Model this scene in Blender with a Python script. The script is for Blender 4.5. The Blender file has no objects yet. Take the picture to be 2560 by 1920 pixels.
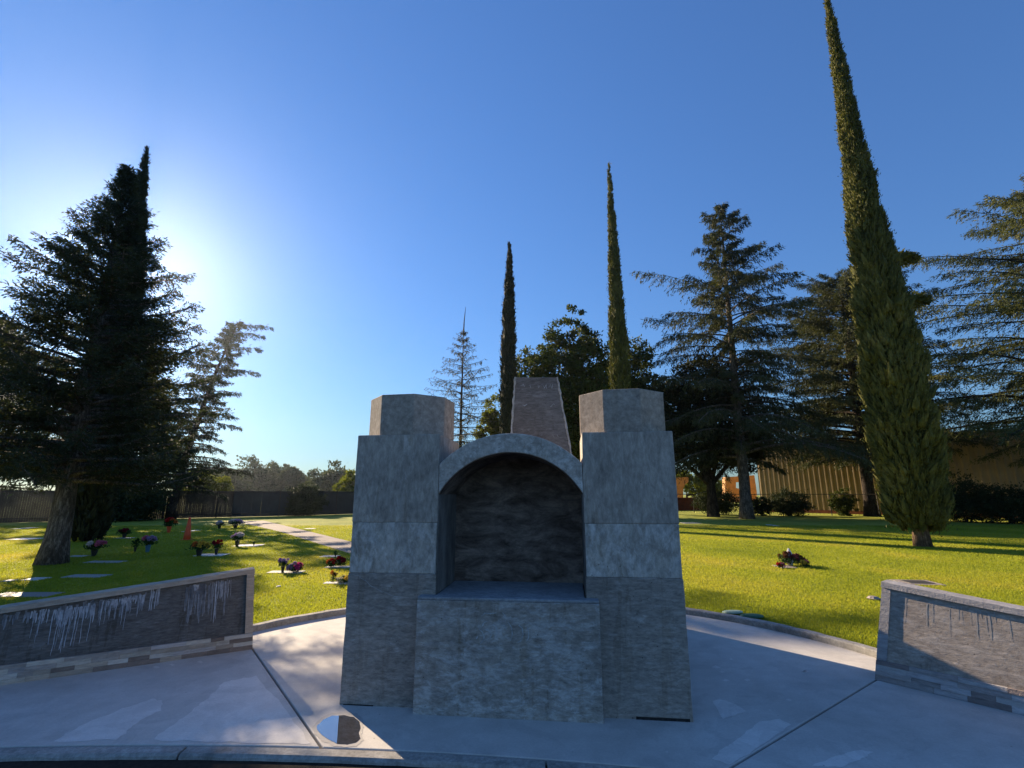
import bpy, bmesh, math, random
import numpy as np
from mathutils import Vector
R = math.radians
random.seed(7)
scene = bpy.context.scene
C = scene.collection

# ------------------------------------------------------------------ camera, sky, sun, exposure
CAM_H = 1.6
FPX = 1225.0                      # focal length in pixels of the 2560 px wide photograph
PITCH = math.atan(275 / 1225.0)
cd = bpy.data.cameras.new('camera'); cam = bpy.data.objects.new('camera', cd); C.objects.link(cam)
cam.location = (0, 0, CAM_H); cam.rotation_euler = (math.pi / 2 + PITCH, 0, 0)
cd.sensor_width = 36; cd.lens = FPX / 2560 * 36; cd.clip_start = 0.05; cd.clip_end = 4000
scene.camera = cam
scene.render.resolution_x = 1024; scene.render.resolution_y = 768

SUN_AZ, SUN_EL = -40.3, 20.9      # azimuth from +Y (negative = left), elevation
world = bpy.data.worlds.new('World'); scene.world = world; world.use_nodes = True
wn = world.node_tree; wn.nodes.clear()
sky = wn.nodes.new('ShaderNodeTexSky'); sky.sky_type = 'NISHITA'; sky.sun_disc = False
sky.sun_elevation = R(SUN_EL); sky.sun_rotation = R(SUN_AZ)
sky.air_density = 1.6; sky.dust_density = 0.25; sky.ozone_density = 3.0; sky.altitude = 50
bg = wn.nodes.new('ShaderNodeBackground'); bg.inputs[1].default_value = 0.080
wo = wn.nodes.new('ShaderNodeOutputWorld')
sgm = wn.nodes.new('ShaderNodeGamma'); sgm.inputs['Gamma'].default_value = .83
tint = wn.nodes.new('ShaderNodeMix'); tint.data_type = 'RGBA'; tint.blend_type = 'MULTIPLY'; tint.inputs[0].default_value = 1; tint.inputs[7].default_value = (.35, .585, 1.03, 1)
wn.links.new(sky.outputs[0], sgm.inputs['Color']); wn.links.new(sgm.outputs[0], tint.inputs[6]); wn.links.new(tint.outputs[2], bg.inputs[0]); wn.links.new(bg.outputs[0], wo.inputs[0])
sl = bpy.data.lights.new('sun', 'SUN'); sun = bpy.data.objects.new('sun', sl); C.objects.link(sun)
sl.energy = 5.0; sl.angle = R(0.55); sl.color = (1.0, 0.80, 0.56)
sd = Vector((math.sin(R(SUN_AZ)) * math.cos(R(SUN_EL)), math.cos(R(SUN_AZ)) * math.cos(R(SUN_EL)), math.sin(R(SUN_EL))))
sun.rotation_euler = sd.to_track_quat('Z', 'Y').to_euler()
vs = scene.view_settings
vs.view_transform = 'Standard'; vs.look = 'None'; vs.gamma = 1; vs.exposure = 1.35
scene.cycles.max_bounces = 6; scene.cycles.transparent_max_bounces = 8

# ------------------------------------------------------------------ helpers
def ray(x, y):
    a = (x - 1280) / FPX; u = (960 - y) / FPX
    return np.array([a, math.cos(PITCH) - u * math.sin(PITCH), u * math.cos(PITCH) + math.sin(PITCH)])
def gp(x, y, z=0.0):              # where the photograph's pixel meets the level z
    r = ray(x, y); t = (z - CAM_H) / r[2]; return float(r[0] * t), float(r[1] * t)
def at(x, y, Y):                  # the point on a pixel's ray at depth Y
    r = ray(x, y); t = Y / r[1]; return float(r[0] * t), Y, float(r[2] * t + CAM_H)

class MB:
    """collects geometry and links it as ONE mesh object"""
    def __init__(s): s.v = []; s.f = []; s.n = 0; s.c = []; s.lv = []; s.ln = 0; s.smooth = False
    def add(s, verts, faces, col=None):
        s.v.append(np.asarray(verts, float)); s.f += [tuple(i + s.n for i in f) for f in faces]
        s.c += [col or (1, 1, 1)] * len(faces); s.n += len(verts); return s
    def box(s, x0, x1, y0, y1, z0, z1, col=None):
        v = [(x0, y0, z0), (x1, y0, z0), (x1, y1, z0), (x0, y1, z0), (x0, y0, z1), (x1, y0, z1), (x1, y1, z1), (x0, y1, z1)]
        return s.add(v, [(0, 3, 2, 1), (4, 5, 6, 7), (0, 1, 5, 4), (1, 2, 6, 5), (2, 3, 7, 6), (3, 0, 4, 7)], col)
    def prism(s, poly, z0, z1, col=None):
        n = len(poly); v = [(p[0], p[1], z0) for p in poly] + [(p[0], p[1], z1) for p in poly]
        f = [tuple(range(n - 1, -1, -1)), tuple(range(n, 2 * n))] + [(i, (i + 1) % n, (i + 1) % n + n, i + n) for i in range(n)]
        return s.add(v, f, col)
    def hexa(s, v, col=None):     # 8 free corners, bottom 4 then top 4 (counter-clockwise from above)
        return s.add(v, [(0, 3, 2, 1), (4, 5, 6, 7), (0, 1, 5, 4), (1, 2, 6, 5), (2, 3, 7, 6), (3, 0, 4, 7)], col)
    def tube(s, pts, radii, sides=6, cap=True, col=None):
        pts = np.asarray(pts, float); n = len(pts)
        if np.isscalar(radii): radii = [radii] * n
        vs = []; t0 = None
        for i in range(n):
            t = pts[min(i + 1, n - 1)] - pts[max(i - 1, 0)]; t = t / (np.linalg.norm(t) + 1e-9)
            ref = np.array([0, 0, 1.0]) if abs(t[2]) < .9 else np.array([1.0, 0, 0])
            a = np.cross(t, ref); a /= np.linalg.norm(a); b = np.cross(t, a)
            for k in range(sides):
                w = 2 * math.pi * k / sides; vs.append(pts[i] + radii[i] * (math.cos(w) * a + math.sin(w) * b))
        f = [(i * sides + k, i * sides + (k + 1) % sides, (i + 1) * sides + (k + 1) % sides, (i + 1) * sides + k) for i in range(n - 1) for k in range(sides)]
        if cap: f += [tuple(range(sides - 1, -1, -1)), tuple(range((n - 1) * sides, n * sides))]
        return s.add(vs, f, col)
    def lathe(s, prof, cx=0, cy=0, sides=16, jit=0, rng=None, col=None):
        vs = []
        for r, z in prof:
            for k in range(sides):
                w = 2 * math.pi * k / sides; rr = r * (1 + (rng.uniform(-jit, jit) if rng is not None else 0))
                vs.append((cx + rr * math.cos(w), cy + rr * math.sin(w), z))
        n = len(prof)
        f = [(i * sides + k, i * sides + (k + 1) % sides, (i + 1) * sides + (k + 1) % sides, (i + 1) * sides + k) for i in range(n - 1) for k in range(sides)]
        f += [tuple(range(sides - 1, -1, -1)), tuple(range((n - 1) * sides, n * sides))]
        return s.add(vs, f, col)
    def leaves(s, P, D, L, W, rng):   # one diamond per point
        P = np.asarray(P, float); D = np.asarray(D, float); D = D / (np.linalg.norm(D, axis=1, keepdims=True) + 1e-9)
        S = np.cross(D, rng.normal(size=P.shape)); S /= (np.linalg.norm(S, axis=1, keepdims=True) + 1e-9)
        L = np.broadcast_to(np.asarray(L, float).reshape(-1, 1), (len(P), 1)); W = np.broadcast_to(np.asarray(W, float).reshape(-1, 1), (len(P), 1))
        q = np.stack([P, P + D * L * .45 + S * W * .5, P + D * L, P + D * L * .45 - S * W * .5], 1).reshape(-1, 3)
        s.lv.append(q); return s
    def build(s, name, mat, parent=None, loc=None, rotz=0, bevel=0, smooth=False, colattr=False):
        me = bpy.data.meshes.new(name)
        V = [np.concatenate(s.v)] if s.v else []
        nl = 0
        if s.lv:
            lv = np.concatenate(s.lv); nl = len(lv) // 4; V.append(lv)
        V = np.concatenate(V)
        nv0 = s.n
        loops = [i for f in s.f for i in f]; tot = [len(f) for f in s.f]
        loops = np.concatenate([np.array(loops, np.int32), np.arange(nl * 4, dtype=np.int32) + nv0]).astype(np.int32)
        tot = np.concatenate([np.array(tot, np.int32), np.full(nl, 4, np.int32)]).astype(np.int32)
        start = np.concatenate([[0], np.cumsum(tot)[:-1]]).astype(np.int32)
        me.vertices.add(len(V)); me.vertices.foreach_set('co', V.astype(np.float32).ravel())
        me.loops.add(len(loops)); me.loops.foreach_set('vertex_index', loops)
        me.polygons.add(len(tot)); me.polygons.foreach_set('loop_start', start); me.polygons.foreach_set('loop_total', tot)
        me.update(calc_edges=True)
        if colattr:
            ca = me.color_attributes.new('Col', 'FLOAT_COLOR', 'CORNER')
            cc = np.repeat(np.array([(*c, 1) for c in s.c], np.float32), tot[:len(s.c)], 0)
            ca.data.foreach_set('color', cc.ravel())
        me.polygons.foreach_set('use_smooth', np.full(len(tot), bool(smooth)))
        me.materials.append(mat)
        o = bpy.data.objects.new(name, me); C.objects.link(o)
        if parent is not None: o.parent = parent
        if loc is not None: o.location = loc
        if rotz: o.rotation_euler.z = rotz
        if bevel:
            b = o.modifiers.new('b', 'BEVEL'); b.width = bevel; b.segments = 2; b.limit_method = 'ANGLE'
        return o

from mathutils import noise as mnoise
def rough(o, size=.07, amp=.004, fr=5.0):
    """cast concrete is never dead straight: cut long faces up and push the points about a little"""
    bm = bmesh.new(); bm.from_mesh(o.data)
    for _ in range(6):
        ee = [e for e in bm.edges if e.calc_length() > size * 1.5]
        if not ee: break
        bmesh.ops.subdivide_edges(bm, edges=ee, cuts=1, use_grid_fill=True)
    bmesh.ops.triangulate(bm, faces=[f for f in bm.faces if len(f.verts) > 4])
    for v in bm.verts:
        p = v.co * fr; d = mnoise.noise_vector(p) + mnoise.noise_vector(p * 3.3) * .6
        v.co += d * amp
    bm.to_mesh(o.data); bm.free()
    for m in o.modifiers:
        if m.type == 'BEVEL': m.angle_limit = R(50); m.width = min(m.width, .006)
    return o
def tag(o, label=None, cat=None, group=None, kind=None):
    if label: o['label'] = label
    if cat: o['category'] = cat
    if group: o['group'] = group
    if kind: o['kind'] = kind
    return o
def empty(name, loc, rz=0, **kw):
    o = bpy.data.objects.new(name, None); C.objects.link(o); o.location = loc; o.rotation_euler.z = rz
    o.empty_display_size = .2
    return tag(o, **kw)

# ------------------------------------------------------------------ material helpers
class NT:
    def __init__(s, name):
        s.m = bpy.data.materials.new(name); s.m.use_nodes = True; s.t = s.m.node_tree; s.t.nodes.clear()
        s.out = s.N('ShaderNodeOutputMaterial'); s.co = s.N('ShaderNodeTexCoord').outputs['Object']
    def N(s, k, **kw):
        n = s.t.nodes.new(k)
        for a, b in kw.items(): setattr(n, a, b)
        return n
    def L(s, a, b): s.t.links.new(a, b)
    def mp(s, scale=(1, 1, 1), loc=(0, 0, 0)):
        m = s.N('ShaderNodeMapping'); m.inputs['Scale'].default_value = scale; m.inputs['Location'].default_value = loc
        s.L(s.co, m.inputs[0]); return m.outputs[0]
    def noise(s, sc, det=6, rough=.6, vec=None, dist=0):
        n = s.N('ShaderNodeTexNoise'); n.inputs['Scale'].default_value = sc; n.inputs['Detail'].default_value = det
        n.inputs['Roughness'].default_value = rough; n.inputs['Distortion'].default_value = dist
        s.L(vec if vec is not None else s.co, n.inputs['Vector']); return n.outputs['Fac']
    def ramp(s, fac, stops, interp='LINEAR'):
        r = s.N('ShaderNodeValToRGB'); r.color_ramp.interpolation = interp
        e = r.color_ramp.elements
        while len(e) < len(stops): e.new(.5)
        for i, (p, c) in enumerate(stops):
            e[i].position = p; e[i].color = (*c, 1) if len(c) == 3 else c
        s.L(fac, r.inputs[0]); return r.outputs[0]
    def step(s, fac, a, b):
        return s.ramp(fac, [(a, (0, 0, 0)), (b, (1, 1, 1))])
    def mix(s, fac, a, b, mode='MIX'):
        m = s.N('ShaderNodeMix', data_type='RGBA', blend_type=mode)
        if isinstance(fac, (int, float)): m.inputs[0].default_value = fac
        else: s.L(fac, m.inputs[0])
        for v, i in ((a, 6), (b, 7)):
            if isinstance(v, tuple): m.inputs[i].default_value = (*v, 1)
            else: s.L(v, m.inputs[i])
        return m.outputs[2]
    def math(s, op, a, b=None):
        m = s.N('ShaderNodeMath', operation=op)
        for v, i in ((a, 0), (b, 1)):
            if v is None: continue
            if isinstance(v, (int, float)): m.inputs[i].default_value = v
            else: s.L(v, m.inputs[i])
        return m.outputs[0]
    def bump(s, h, st=.3, dist=.01, prev=None):
        b = s.N('ShaderNodeBump'); b.inputs['Strength'].default_value = st; b.inputs['Distance'].default_value = dist
        s.L(h, b.inputs['Height'])
        if prev is not None: s.L(prev, b.inputs['Normal'])
        return b.outputs[0]
    def fin(s, col, rough=.85, normal=None, spec=.3, metal=0):
        p = s.N('ShaderNodeBsdfPrincipled')
        if isinstance(col, tuple): p.inputs['Base Color'].default_value = (*col, 1)
        else: s.L(col, p.inputs['Base Color'])
        if isinstance(rough, (int, float)): p.inputs['Roughness'].default_value = rough
        else: s.L(rough, p.inputs['Roughness'])
        p.inputs['Specular IOR Level'].default_value = spec; p.inputs['Metallic'].default_value = metal
        if normal is not None: s.L(normal, p.inputs['Normal'])
        s.L(p.outputs[0], s.out.inputs[0]); return s.m

def concrete(name, base, light, dark, stretch=(1, 1, 1), blotch=1.6, lightamt=(.52, .62), fine=26, pits=True, stain=0.5, seed=0.0, bumpk=.5, alb=1.0, mott=.42):
    t = NT(name); base, light, dark = [tuple(q[i] * alb * ((1.14, 1.0, .86)[i] if pits else 1) for i in range(3)) for q in (base, light, dark)]; light = tuple(light[i] * (1.10, 1.14, 1.2)[i] for i in range(3)) if pits else light
    v0 = t.mp((1, 1, 1), (seed, seed * 1.7, seed * .6)); vs_ = t.mp(stretch, (seed, 2 * seed, seed))
    n1 = t.noise(blotch, 8, .68, v0, .4)
    n2 = t.noise(7.0, 10, .74, vs_, .5)
    n3 = t.noise(fine, 6, .7, vs_)
    c = t.ramp(n1, [(.3, dark), (.5, base), (.72, tuple(x * 1.18 for x in base))])
    # trowelled lighter laitance patches with ragged edges
    mk = t.math('MULTIPLY', t.step(n2, lightamt[0], lightamt[1]), .85)
    c = t.mix(mk, c, light)
    # run-off streaks
    n6 = t.noise(3.0, 7, .7, t.mp((3.2, 3.2, .35), (seed + 8, seed + 1, seed)))
    c = t.mix(t.math('MULTIPLY', t.step(n6, .55, .72), .35 if pits else 0.0), c, dark)
    c = t.mix(t.math('MULTIPLY', t.step(n6, .42, .30), .25 if pits else 0.0), c, light)
    # darker blotches
    n4 = t.noise(7.5, 8, .75, t.mp(stretch, (seed + 5, seed, seed + 9)))
    c = t.mix(t.math('MULTIPLY', t.step(n4, .56, .70), stain), c, dark)
    n5 = t.noise(19, 9, .8, t.mp((stretch[0] * .9, stretch[1] * .9, stretch[2]), (seed + 2, seed, seed + 4)), .6)
    c = t.mix(mott, c, t.ramp(n5, [(.34, (.12, .12, .12)), (.5, (.5, .5, .5)), (.66, (.86, .86, .86))]), 'OVERLAY')
    c = t.mix(.45, c, t.ramp(n3, [(.3, (.2, .2, .2)), (.7, (.82, .82, .82))]), 'OVERLAY')
    h = t.math('ADD', t.math('MULTIPLY', n2, .7), t.math('MULTIPLY', n3, .5))
    if pits:
        vo = t.N('ShaderNodeTexVoronoi'); vo.inputs['Scale'].default_value = 16; t.L(v0, vo.inputs['Vector'])
        pit = t.math('LESS_THAN', vo.outputs['Distance'], .07)
        vo2 = t.noise(3, 2, .5, v0); pit = t.math('MULTIPLY', pit, t.math('GREATER_THAN', vo2, .5))
        c = t.mix(t.math('MULTIPLY', pit, .75), c, tuple(x * .35 for x in dark))
        h = t.math('SUBTRACT', h, t.math('MULTIPLY', pit, .6))
    return t.fin(c, .9, t.bump(h, bumpk, .006), .25)

def leafmat(name, c1, c2, c3=None, trans=.25, sc=1.2, tc=None):
    t = NT(name)
    n = t.noise(sc, 5, .7); n2 = t.noise(sc * 9, 2, .6)
    c = t.ramp(n, [(.32, c1), (.55, c2), (.72, c3 or c2)])
    c = t.mix(.5, c, t.ramp(n2, [(.3, (.25, .25, .25)), (.7, (.8, .8, .8))]), 'OVERLAY')
    p = t.N('ShaderNodeBsdfPrincipled'); t.L(c, p.inputs['Base Color']); p.inputs['Roughness'].default_value = .65
    p.inputs['Specular IOR Level'].default_value = .12
    tr = t.N('ShaderNodeBsdfTranslucent')
    t.L(t.mix(1.0, c, tc or (1.0, 1.0, .5), 'MULTIPLY'), tr.inputs[0])
    mx = t.N('ShaderNodeMixShader'); mx.inputs[0].default_value = trans
    t.L(p.outputs[0], mx.inputs[1]); t.L(tr.outputs[0], mx.inputs[2]); t.L(mx.outputs[0], t.out.inputs[0])
    return t.m
def plain(name, col, rough=.7, spec=.3, metal=0, var=.25, sc=14, bmp=.2):
    t = NT(name); n = t.noise(sc, 5, .65)
    c = t.mix(t.step(n, .3, .75), tuple(x * (1 - var) for x in col), tuple(min(1, x * (1 + var)) for x in col))
    return t.fin(c, rough, t.bump(n, bmp, .003) if bmp else None, spec, metal)
def barkmat(name, c1, c2, sc=(9, 9, 1.6)):
    t = NT(name); n = t.noise(2.6, 10, .8, t.mp(sc)); n2 = t.noise(3.2, 7, .75, t.mp((1, 1, .6)))
    c = t.ramp(n, [(.42, tuple(x * .5 for x in c1)), (.5, c1), (.62, c2)])
    c = t.mix(t.math('MULTIPLY', t.step(n2, .48, .58), .75), c, tuple(x * .35 for x in c1))
    return t.fin(c, .95, t.bump(n, .9, .03), .1)

# ------------------------------------------------------------------ materials
M = {}
GB, GL, GD = (.185, .180, .170), (.285, .295, .300), (.095, .088, .080)
M['pier_up'] = concrete('concrete_smooth', GB, (.235, .240, .240), GD, (1, 1, .35), 1.1, (.58, .72), 30, True, .35, 3.1, alb=1.62)
M['pier_mid'] = concrete('concrete_plastered', (.20, .20, .19), (.265, .275, .28), GD, (1.1, 1.1, .6), 2.0, (.46, .60), 24, True, .5, 8.2, alb=1.62)
M['pier_low'] = concrete('concrete_board_marked', (.165, .16, .155), (.225, .228, .23), (.085, .08, .078), (.75, .75, 2.3), 1.3, (.54, .68), 22, True, .6, 1.4, .8, alb=1.35)
M['block'] = concrete('concrete_block', (.145, .142, .135), (.215, .226, .237), (.085, .078, .07), (.8, .8, 1.7), 2.2, (.47, .60), 20, True, .65, 12.7, .8, alb=1.62)
M['arch'] = concrete('concrete_arch', (.2, .2, .195), (.30, .31, .31), GD, (1, 1, 1), 2.2, (.5, .62), 26, True, .5, 17.3, alb=1.62)
M['ledge'] = concrete('concrete_ledge', (.27, .28, .29), (.34, .35, .36), (.2, .2, .2), (1, 1, 1), 1.5, (.5, .7), 30, False, .2, 2.2, mott=.2)
M['oct'] = concrete('concrete_octagon', (.17, .16, .148), (.205, .20, .19), (.115, .107, .10), (.8, .8, .8), .9, (.55, .75), 30, True, .3, 21.0, .35, alb=1.62)
M['chim'] = concrete('concrete_chimney', (.088, .094, .100), (.135, .145, .155), (.065, .064, .062), (.6, .6, 2.2), 1.6, (.55, .66), 24, True, .4, 33.3, alb=1.5)
M['mortar'] = concrete('pale_mortar', (.42, .40, .36), (.5, .48, .44), (.3, .28, .25), (1, 1, 1), 5, (.5, .6), 30, False, .4)
M['smear'] = concrete('lime_smear', (.36, .37, .37), (.44, .45, .45), (.27, .27, .27), (1, 1, 1), 9, (.5, .6), 60, False, .6)
def soot():
    t = NT('concrete_sooted'); n = t.noise(3.0, 9, .72, t.mp((1, 1, 2.6)), .6); n2 = t.noise(1.7, 6, .7, t.mp((1, 1, 1.2), (3, 1, 7)), .5); n3 = t.noise(26, 5, .7, t.mp((1, 1, 2)))
    c = t.ramp(n, [(.36, (.07, .052, .042)), (.5, (.19, .145, .118)), (.62, (.31, .24, .195)), (.78, (.40, .32, .26))])
    c = t.mix(t.math('MULTIPLY', t.step(n2, .46, .62), .85), c, (.065, .044, .033))
    c = t.mix(.4, c, t.ramp(n3, [(.25, (.2, .2, .2)), (.75, (.8, .8, .8))]), 'OVERLAY')
    return t.fin(c, .92, t.bump(t.math('ADD', n, n3), .6, .008), .15)
M['soot'] = soot()
def jamb():
    t = NT('concrete_jamb'); n = t.noise(3.5, 8, .7, t.mp((1, 1, .45))); n3 = t.noise(26, 5, .7)
    c = t.ramp(n, [(.35, (.09, .082, .074)), (.52, (.18, .165, .15)), (.7, (.27, .26, .245))])
    c = t.mix(.35, c, t.ramp(n3, [(.25, (.25, .25, .25)), (.75, (.8, .8, .8))]), 'OVERLAY')
    return t.fin(c, .92, t.bump(n, .5, .006), .2)
M['jamb'] = jamb()
def patio(k=1.0, nm='patio_concrete'):
    t = NT(nm); n1 = t.noise(.9, 7, .6, None, .5); n2 = t.noise(5, 7, .65); n3 = t.noise(60, 4, .7); n4 = t.noise(2.1, 5, .6, t.mp((1, 1, 1), (9, 4, 0)), 1.2)
    c = t.ramp(n1, [(.3, (.43, .40, .36)), (.5, (.50, .47, .43)), (.7, (.56, .53, .49))])
    c = t.mix(t.math('MULTIPLY', t.step(n4, .53, .58), .28), c, (.36, .34, .315))
    c = t.mix(.25, c, t.ramp(n2, [(.3, (.3, .3, .3)), (.7, (.7, .7, .7))]), 'OVERLAY')
    c = t.mix(.22, c, t.ramp(n3, [(.25, (.25, .25, .25)), (.75, (.75, .75, .75))]), 'OVERLAY')
    vo = t.N('ShaderNodeTexVoronoi'); vo.inputs['Scale'].default_value = 5.5; t.L(t.co, vo.inputs['Vector'])
    c = t.mix(t.math('MULTIPLY', t.math('LESS_THAN', vo.outputs['Distance'], .035), .5), c, (.08, .07, .06))
    if k != 1.0: c = t.mix(1.0, c, (k, k, k * 1.01), 'MULTIPLY')
    return t.fin(c, .8, t.bump(t.math('ADD', n3, n2), .18, .003), .35)
M['patio'] = patio()
M['patch'] = patio(1.26, 'dried_patch')
M['patchdark'] = patio(.8, 'damp_patch')
M['kerb'] = concrete('kerb_concrete', (.30, .285, .26), (.38, .365, .34), (.16, .15, .135), (1, 1, 1), 3, (.5, .65), 40, False, .5, 7, .6, mott=.25)
M['asphalt'] = plain('asphalt', (.03, .029, .028), .95, .15, 0, .5, 60)
M['joint'] = plain('joint_filler', (.035, .028, .022), .95, .1, 0, .4, 40)
def water():
    t = NT('puddle_water'); n = t.noise(2.5, 2, .5)
    g = t.N('ShaderNodeBsdfGlossy'); g.inputs['Roughness'].default_value = .02; g.inputs['Color'].default_value = (1, 1, 1, 1)
    d = t.N('ShaderNodeBsdfDiffuse'); d.inputs[0].default_value = (.05, .04, .032, 1)
    lw = t.N('ShaderNodeFresnel'); lw.inputs[0].default_value = 1.33
    f = t.math('ADD', t.math('MULTIPLY', lw.outputs[0], 1.6), .28)
    b = t.bump(n, .03, .01); t.L(b, g.inputs['Normal'])
    m = t.N('ShaderNodeMixShader'); t.L(f, m.inputs[0]); t.L(d.outputs[0], m.inputs[1]); t.L(g.outputs[0], m.inputs[2]); t.L(m.outputs[0], t.out.inputs[0])
    return t.m
M['water'] = water()
def lawnmat():
    t = NT('lawn_ground'); n1 = t.noise(.35, 7, .62, t.mp((1, .7, 1)), .4); n2 = t.noise(2.6, 8, .7); n3 = t.noise(22, 6, .75); n4 = t.noise(70, 3, .7)
    c = t.ramp(n1, [(.3, (.18, .225, .03)), (.48, (.27, .30, .04)), (.68, (.38, .36, .065))])
    c = t.mix(t.math('MULTIPLY', t.step(n2, .52, .68), .5), c, (.38, .33, .07))
    c = t.mix(t.math('MULTIPLY', t.step(n2, .48, .3), .0), c, (.05, .08, .01))
    c = t.mix(.6, c, t.ramp(n3, [(.3, (.22, .22, .22)), (.7, (.78, .78, .78))]), 'OVERLAY')
    return t.fin(c, .9, t.bump(t.math('ADD', n3, n4), .8, .03), .15)
M['lawn'] = lawnmat()
def grassmat():
    t = NT('grass_blades'); n = t.noise(.35, 7, .62, t.mp((1, .7, 1)), .4); n2 = t.noise(30, 3, .7)
    c = t.ramp(n, [(.3, (.175, .23, .03)), (.5, (.265, .31, .04)), (.7, (.38, .36, .07))])
    c = t.mix(.4, c, t.ramp(n2, [(.3, (.25, .25, .25)), (.7, (.8, .8, .8))]), 'OVERLAY')
    d = t.N('ShaderNodeBsdfDiffuse'); t.L(c, d.inputs[0]); tr = t.N('ShaderNodeBsdfTranslucent'); t.L(t.mix(1.0, c, (1.35, 1.2, .6), 'MULTIPLY'), tr.inputs[0])
    mx = t.N('ShaderNodeMixShader'); mx.inputs[0].default_value = .5
    t.L(d.outputs[0], mx.inputs[1]); t.L(tr.outputs[0], mx.inputs[2]); t.L(mx.outputs[0], t.out.inputs[0]); return t.m
M['grass'] = grassmat()
M['path'] = concrete('path_asphalt', (.27, .225, .19), (.31, .265, .225), (.21, .175, .15), (1, 1, 1), .7, (.5, .7), 30, False, .3, 3, .3, mott=.15)
M['dirt'] = plain('bark_mulch', (.11, .065, .04), .95, .1, 0, .5, 9)
def colstone(name, k=1.0):
    t = NT(name); a = t.N('ShaderNodeVertexColor'); a.layer_name = 'Col'; n = t.noise(9, 8, .72, t.mp((1, 1, 5))); n2 = t.noise(50, 5, .7)
    c = t.mix(.6, a.outputs[0], t.ramp(n, [(.3, (.25, .25, .25)), (.7, (.75, .75, .75))]), 'OVERLAY')
    return t.fin(c, .85, t.bump(t.math('ADD', n, n2), .7, .008), .25)
M['ledger'] = colstone('ledger_stone')
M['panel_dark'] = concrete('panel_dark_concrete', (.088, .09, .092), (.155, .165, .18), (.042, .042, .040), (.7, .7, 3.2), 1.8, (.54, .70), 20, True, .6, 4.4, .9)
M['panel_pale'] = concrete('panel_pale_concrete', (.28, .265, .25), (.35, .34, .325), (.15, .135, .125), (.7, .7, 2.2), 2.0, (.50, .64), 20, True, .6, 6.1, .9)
M['lime'] = plain('lime_streak', (.42, .43, .46), .9, .2, 0, .3, 30, 0)
M['lime2'] = plain('faint_lime_streak', (.24, .245, .26), .9, .2, 0, .3, 30, 0)
M['lime3'] = plain('pale_lime_streak', (.36, .335, .305), .9, .2, 0, .2, 30, 0)
M['cyp'] = leafmat('cypress_foliage', (.055, .062, .018), (.13, .13, .035), (.23, .20, .065), .22, .9)
M['cypdark'] = leafmat('dark_cypress_foliage', (.018, .022, .012), (.032, .036, .018), (.05, .05, .024), .08, .9)
M['cedar'] = leafmat('cedar_foliage', (.034, .045, .026), (.07, .078, .036), (.13, .125, .055), .25, .5)
M['cedar_sun_painted'] = leafmat('sun_painted_cedar_foliage', (.045, .06, .028), (.11, .12, .05), (.19, .18, .08), .32, .4)  # brighter copy of the cedar leaves, sunlight painted into its yellow-green
M['redwood'] = leafmat('redwood_foliage', (.028, .038, .022), (.045, .055, .030), (.075, .075, .035), .28, .7)
M['sparse'] = leafmat('sparse_foliage', (.05, .045, .025), (.075, .07, .032), (.09, .085, .04), .3, 1.5)
M['broad'] = leafmat('broadleaf_foliage', (.035, .055, .012), (.07, .088, .018), (.12, .125, .03), .3, .6)
M['oak'] = leafmat('oak_foliage', (.015, .022, .010), (.028, .035, .015), (.04, .046, .02), .12, .6)
M['far'] = leafmat('distant_foliage', (.04, .055, .03), (.07, .085, .045), (.1, .11, .06), .25, .12)
M['yel'] = leafmat('yellowgreen_foliage', (.08, .10, .015), (.14, .16, .025), (.2, .2, .04), .45, .8)
M['shrub'] = leafmat('shrub_foliage', (.018, .028, .012), (.032, .045, .018), (.06, .07, .03), .2, 1.5)
M['bark'] = barkmat('bark_grey', (.13, .105, .085), (.30, .26, .22))
M['barkdark'] = barkmat('bark_dark', (.045, .035, .028), (.11, .09, .07))
M['barkbrown'] = barkmat('bark_brown', (.16, .10, .065), (.30, .21, .14))
M['stone'] = plain('marker_stone', (.36, .35, .33), .7, .4, 0, .2, 30)
M['granite'] = plain('marker_granite', (.30, .25, .22), .6, .4, 0, .25, 60)
M['whitestone'] = plain('marker_white', (.60, .58, .56), .7, .4, 0, .1, 30)
M['bronze'] = plain('bronze_plate', (.085, .08, .075), .45, .5, .3, .4, 60)
M['lid'] = plain('green_plastic', (.035, .12, .075), .45, .4, 0, .2, 8)
M['lidpale'] = plain('weathered_green_plastic', (.30, .42, .34), .5, .5, 0, .15, 8)
M['orange'] = plain('orange_plastic', (.75, .10, .03), .5, .4, 0, .15, 9)
M['steel_orange'] = plain('rusty_orange_steel', (.50, .24, .07), .7, .3, 0, .3, 2)
M['rust'] = plain('rust_brown', (.12, .035, .02), .9, .2, 0, .4, 3)
M['tin'] = plain('tan_sheet_metal', (.32, .22, .11), .5, .45, 0, .18, 1.2)
M['tinred'] = plain('orange_base_trim', (.22, .07, .035), .7, .2, 0, .3, 3)
M['screen'] = plain('dark_privacy_screen', (.030, .040, .045), .85, .2, 0, .25, 1.5)
M['slat'] = plain('brown_fence_slat', (.055, .043, .032), .8, .2, 0, .35, 2)
M['iron'] = plain('dark_fence_metal', (.03, .025, .022), .6, .3, 0, .3, 4)
M['galv'] = plain('grey_metal', (.25, .25, .25), .5, .4, .4, .2, 4)
def hue(name, c): M[name] = leafmat('petals_' + name, tuple(x * .55 for x in c), c, tuple(min(1, x * 1.3) for x in c), .25, 25, (1, 1, 1))
for nm, c in dict(pink=(.65, .16, .28), red=(.5, .02, .02), darkred=(.25, .012, .03), white=(.72, .66, .66), lilac=(.42, .30, .50), purple=(.18, .07, .42),
                  orange_p=(.65, .18, .04), yellow=(.72, .50, .08), burgundy=(.16, .04, .06), cream=(.75, .68, .45), brown=(.16, .07, .03), magenta=(.6, .05, .22)).items(): hue(nm, c)
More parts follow.
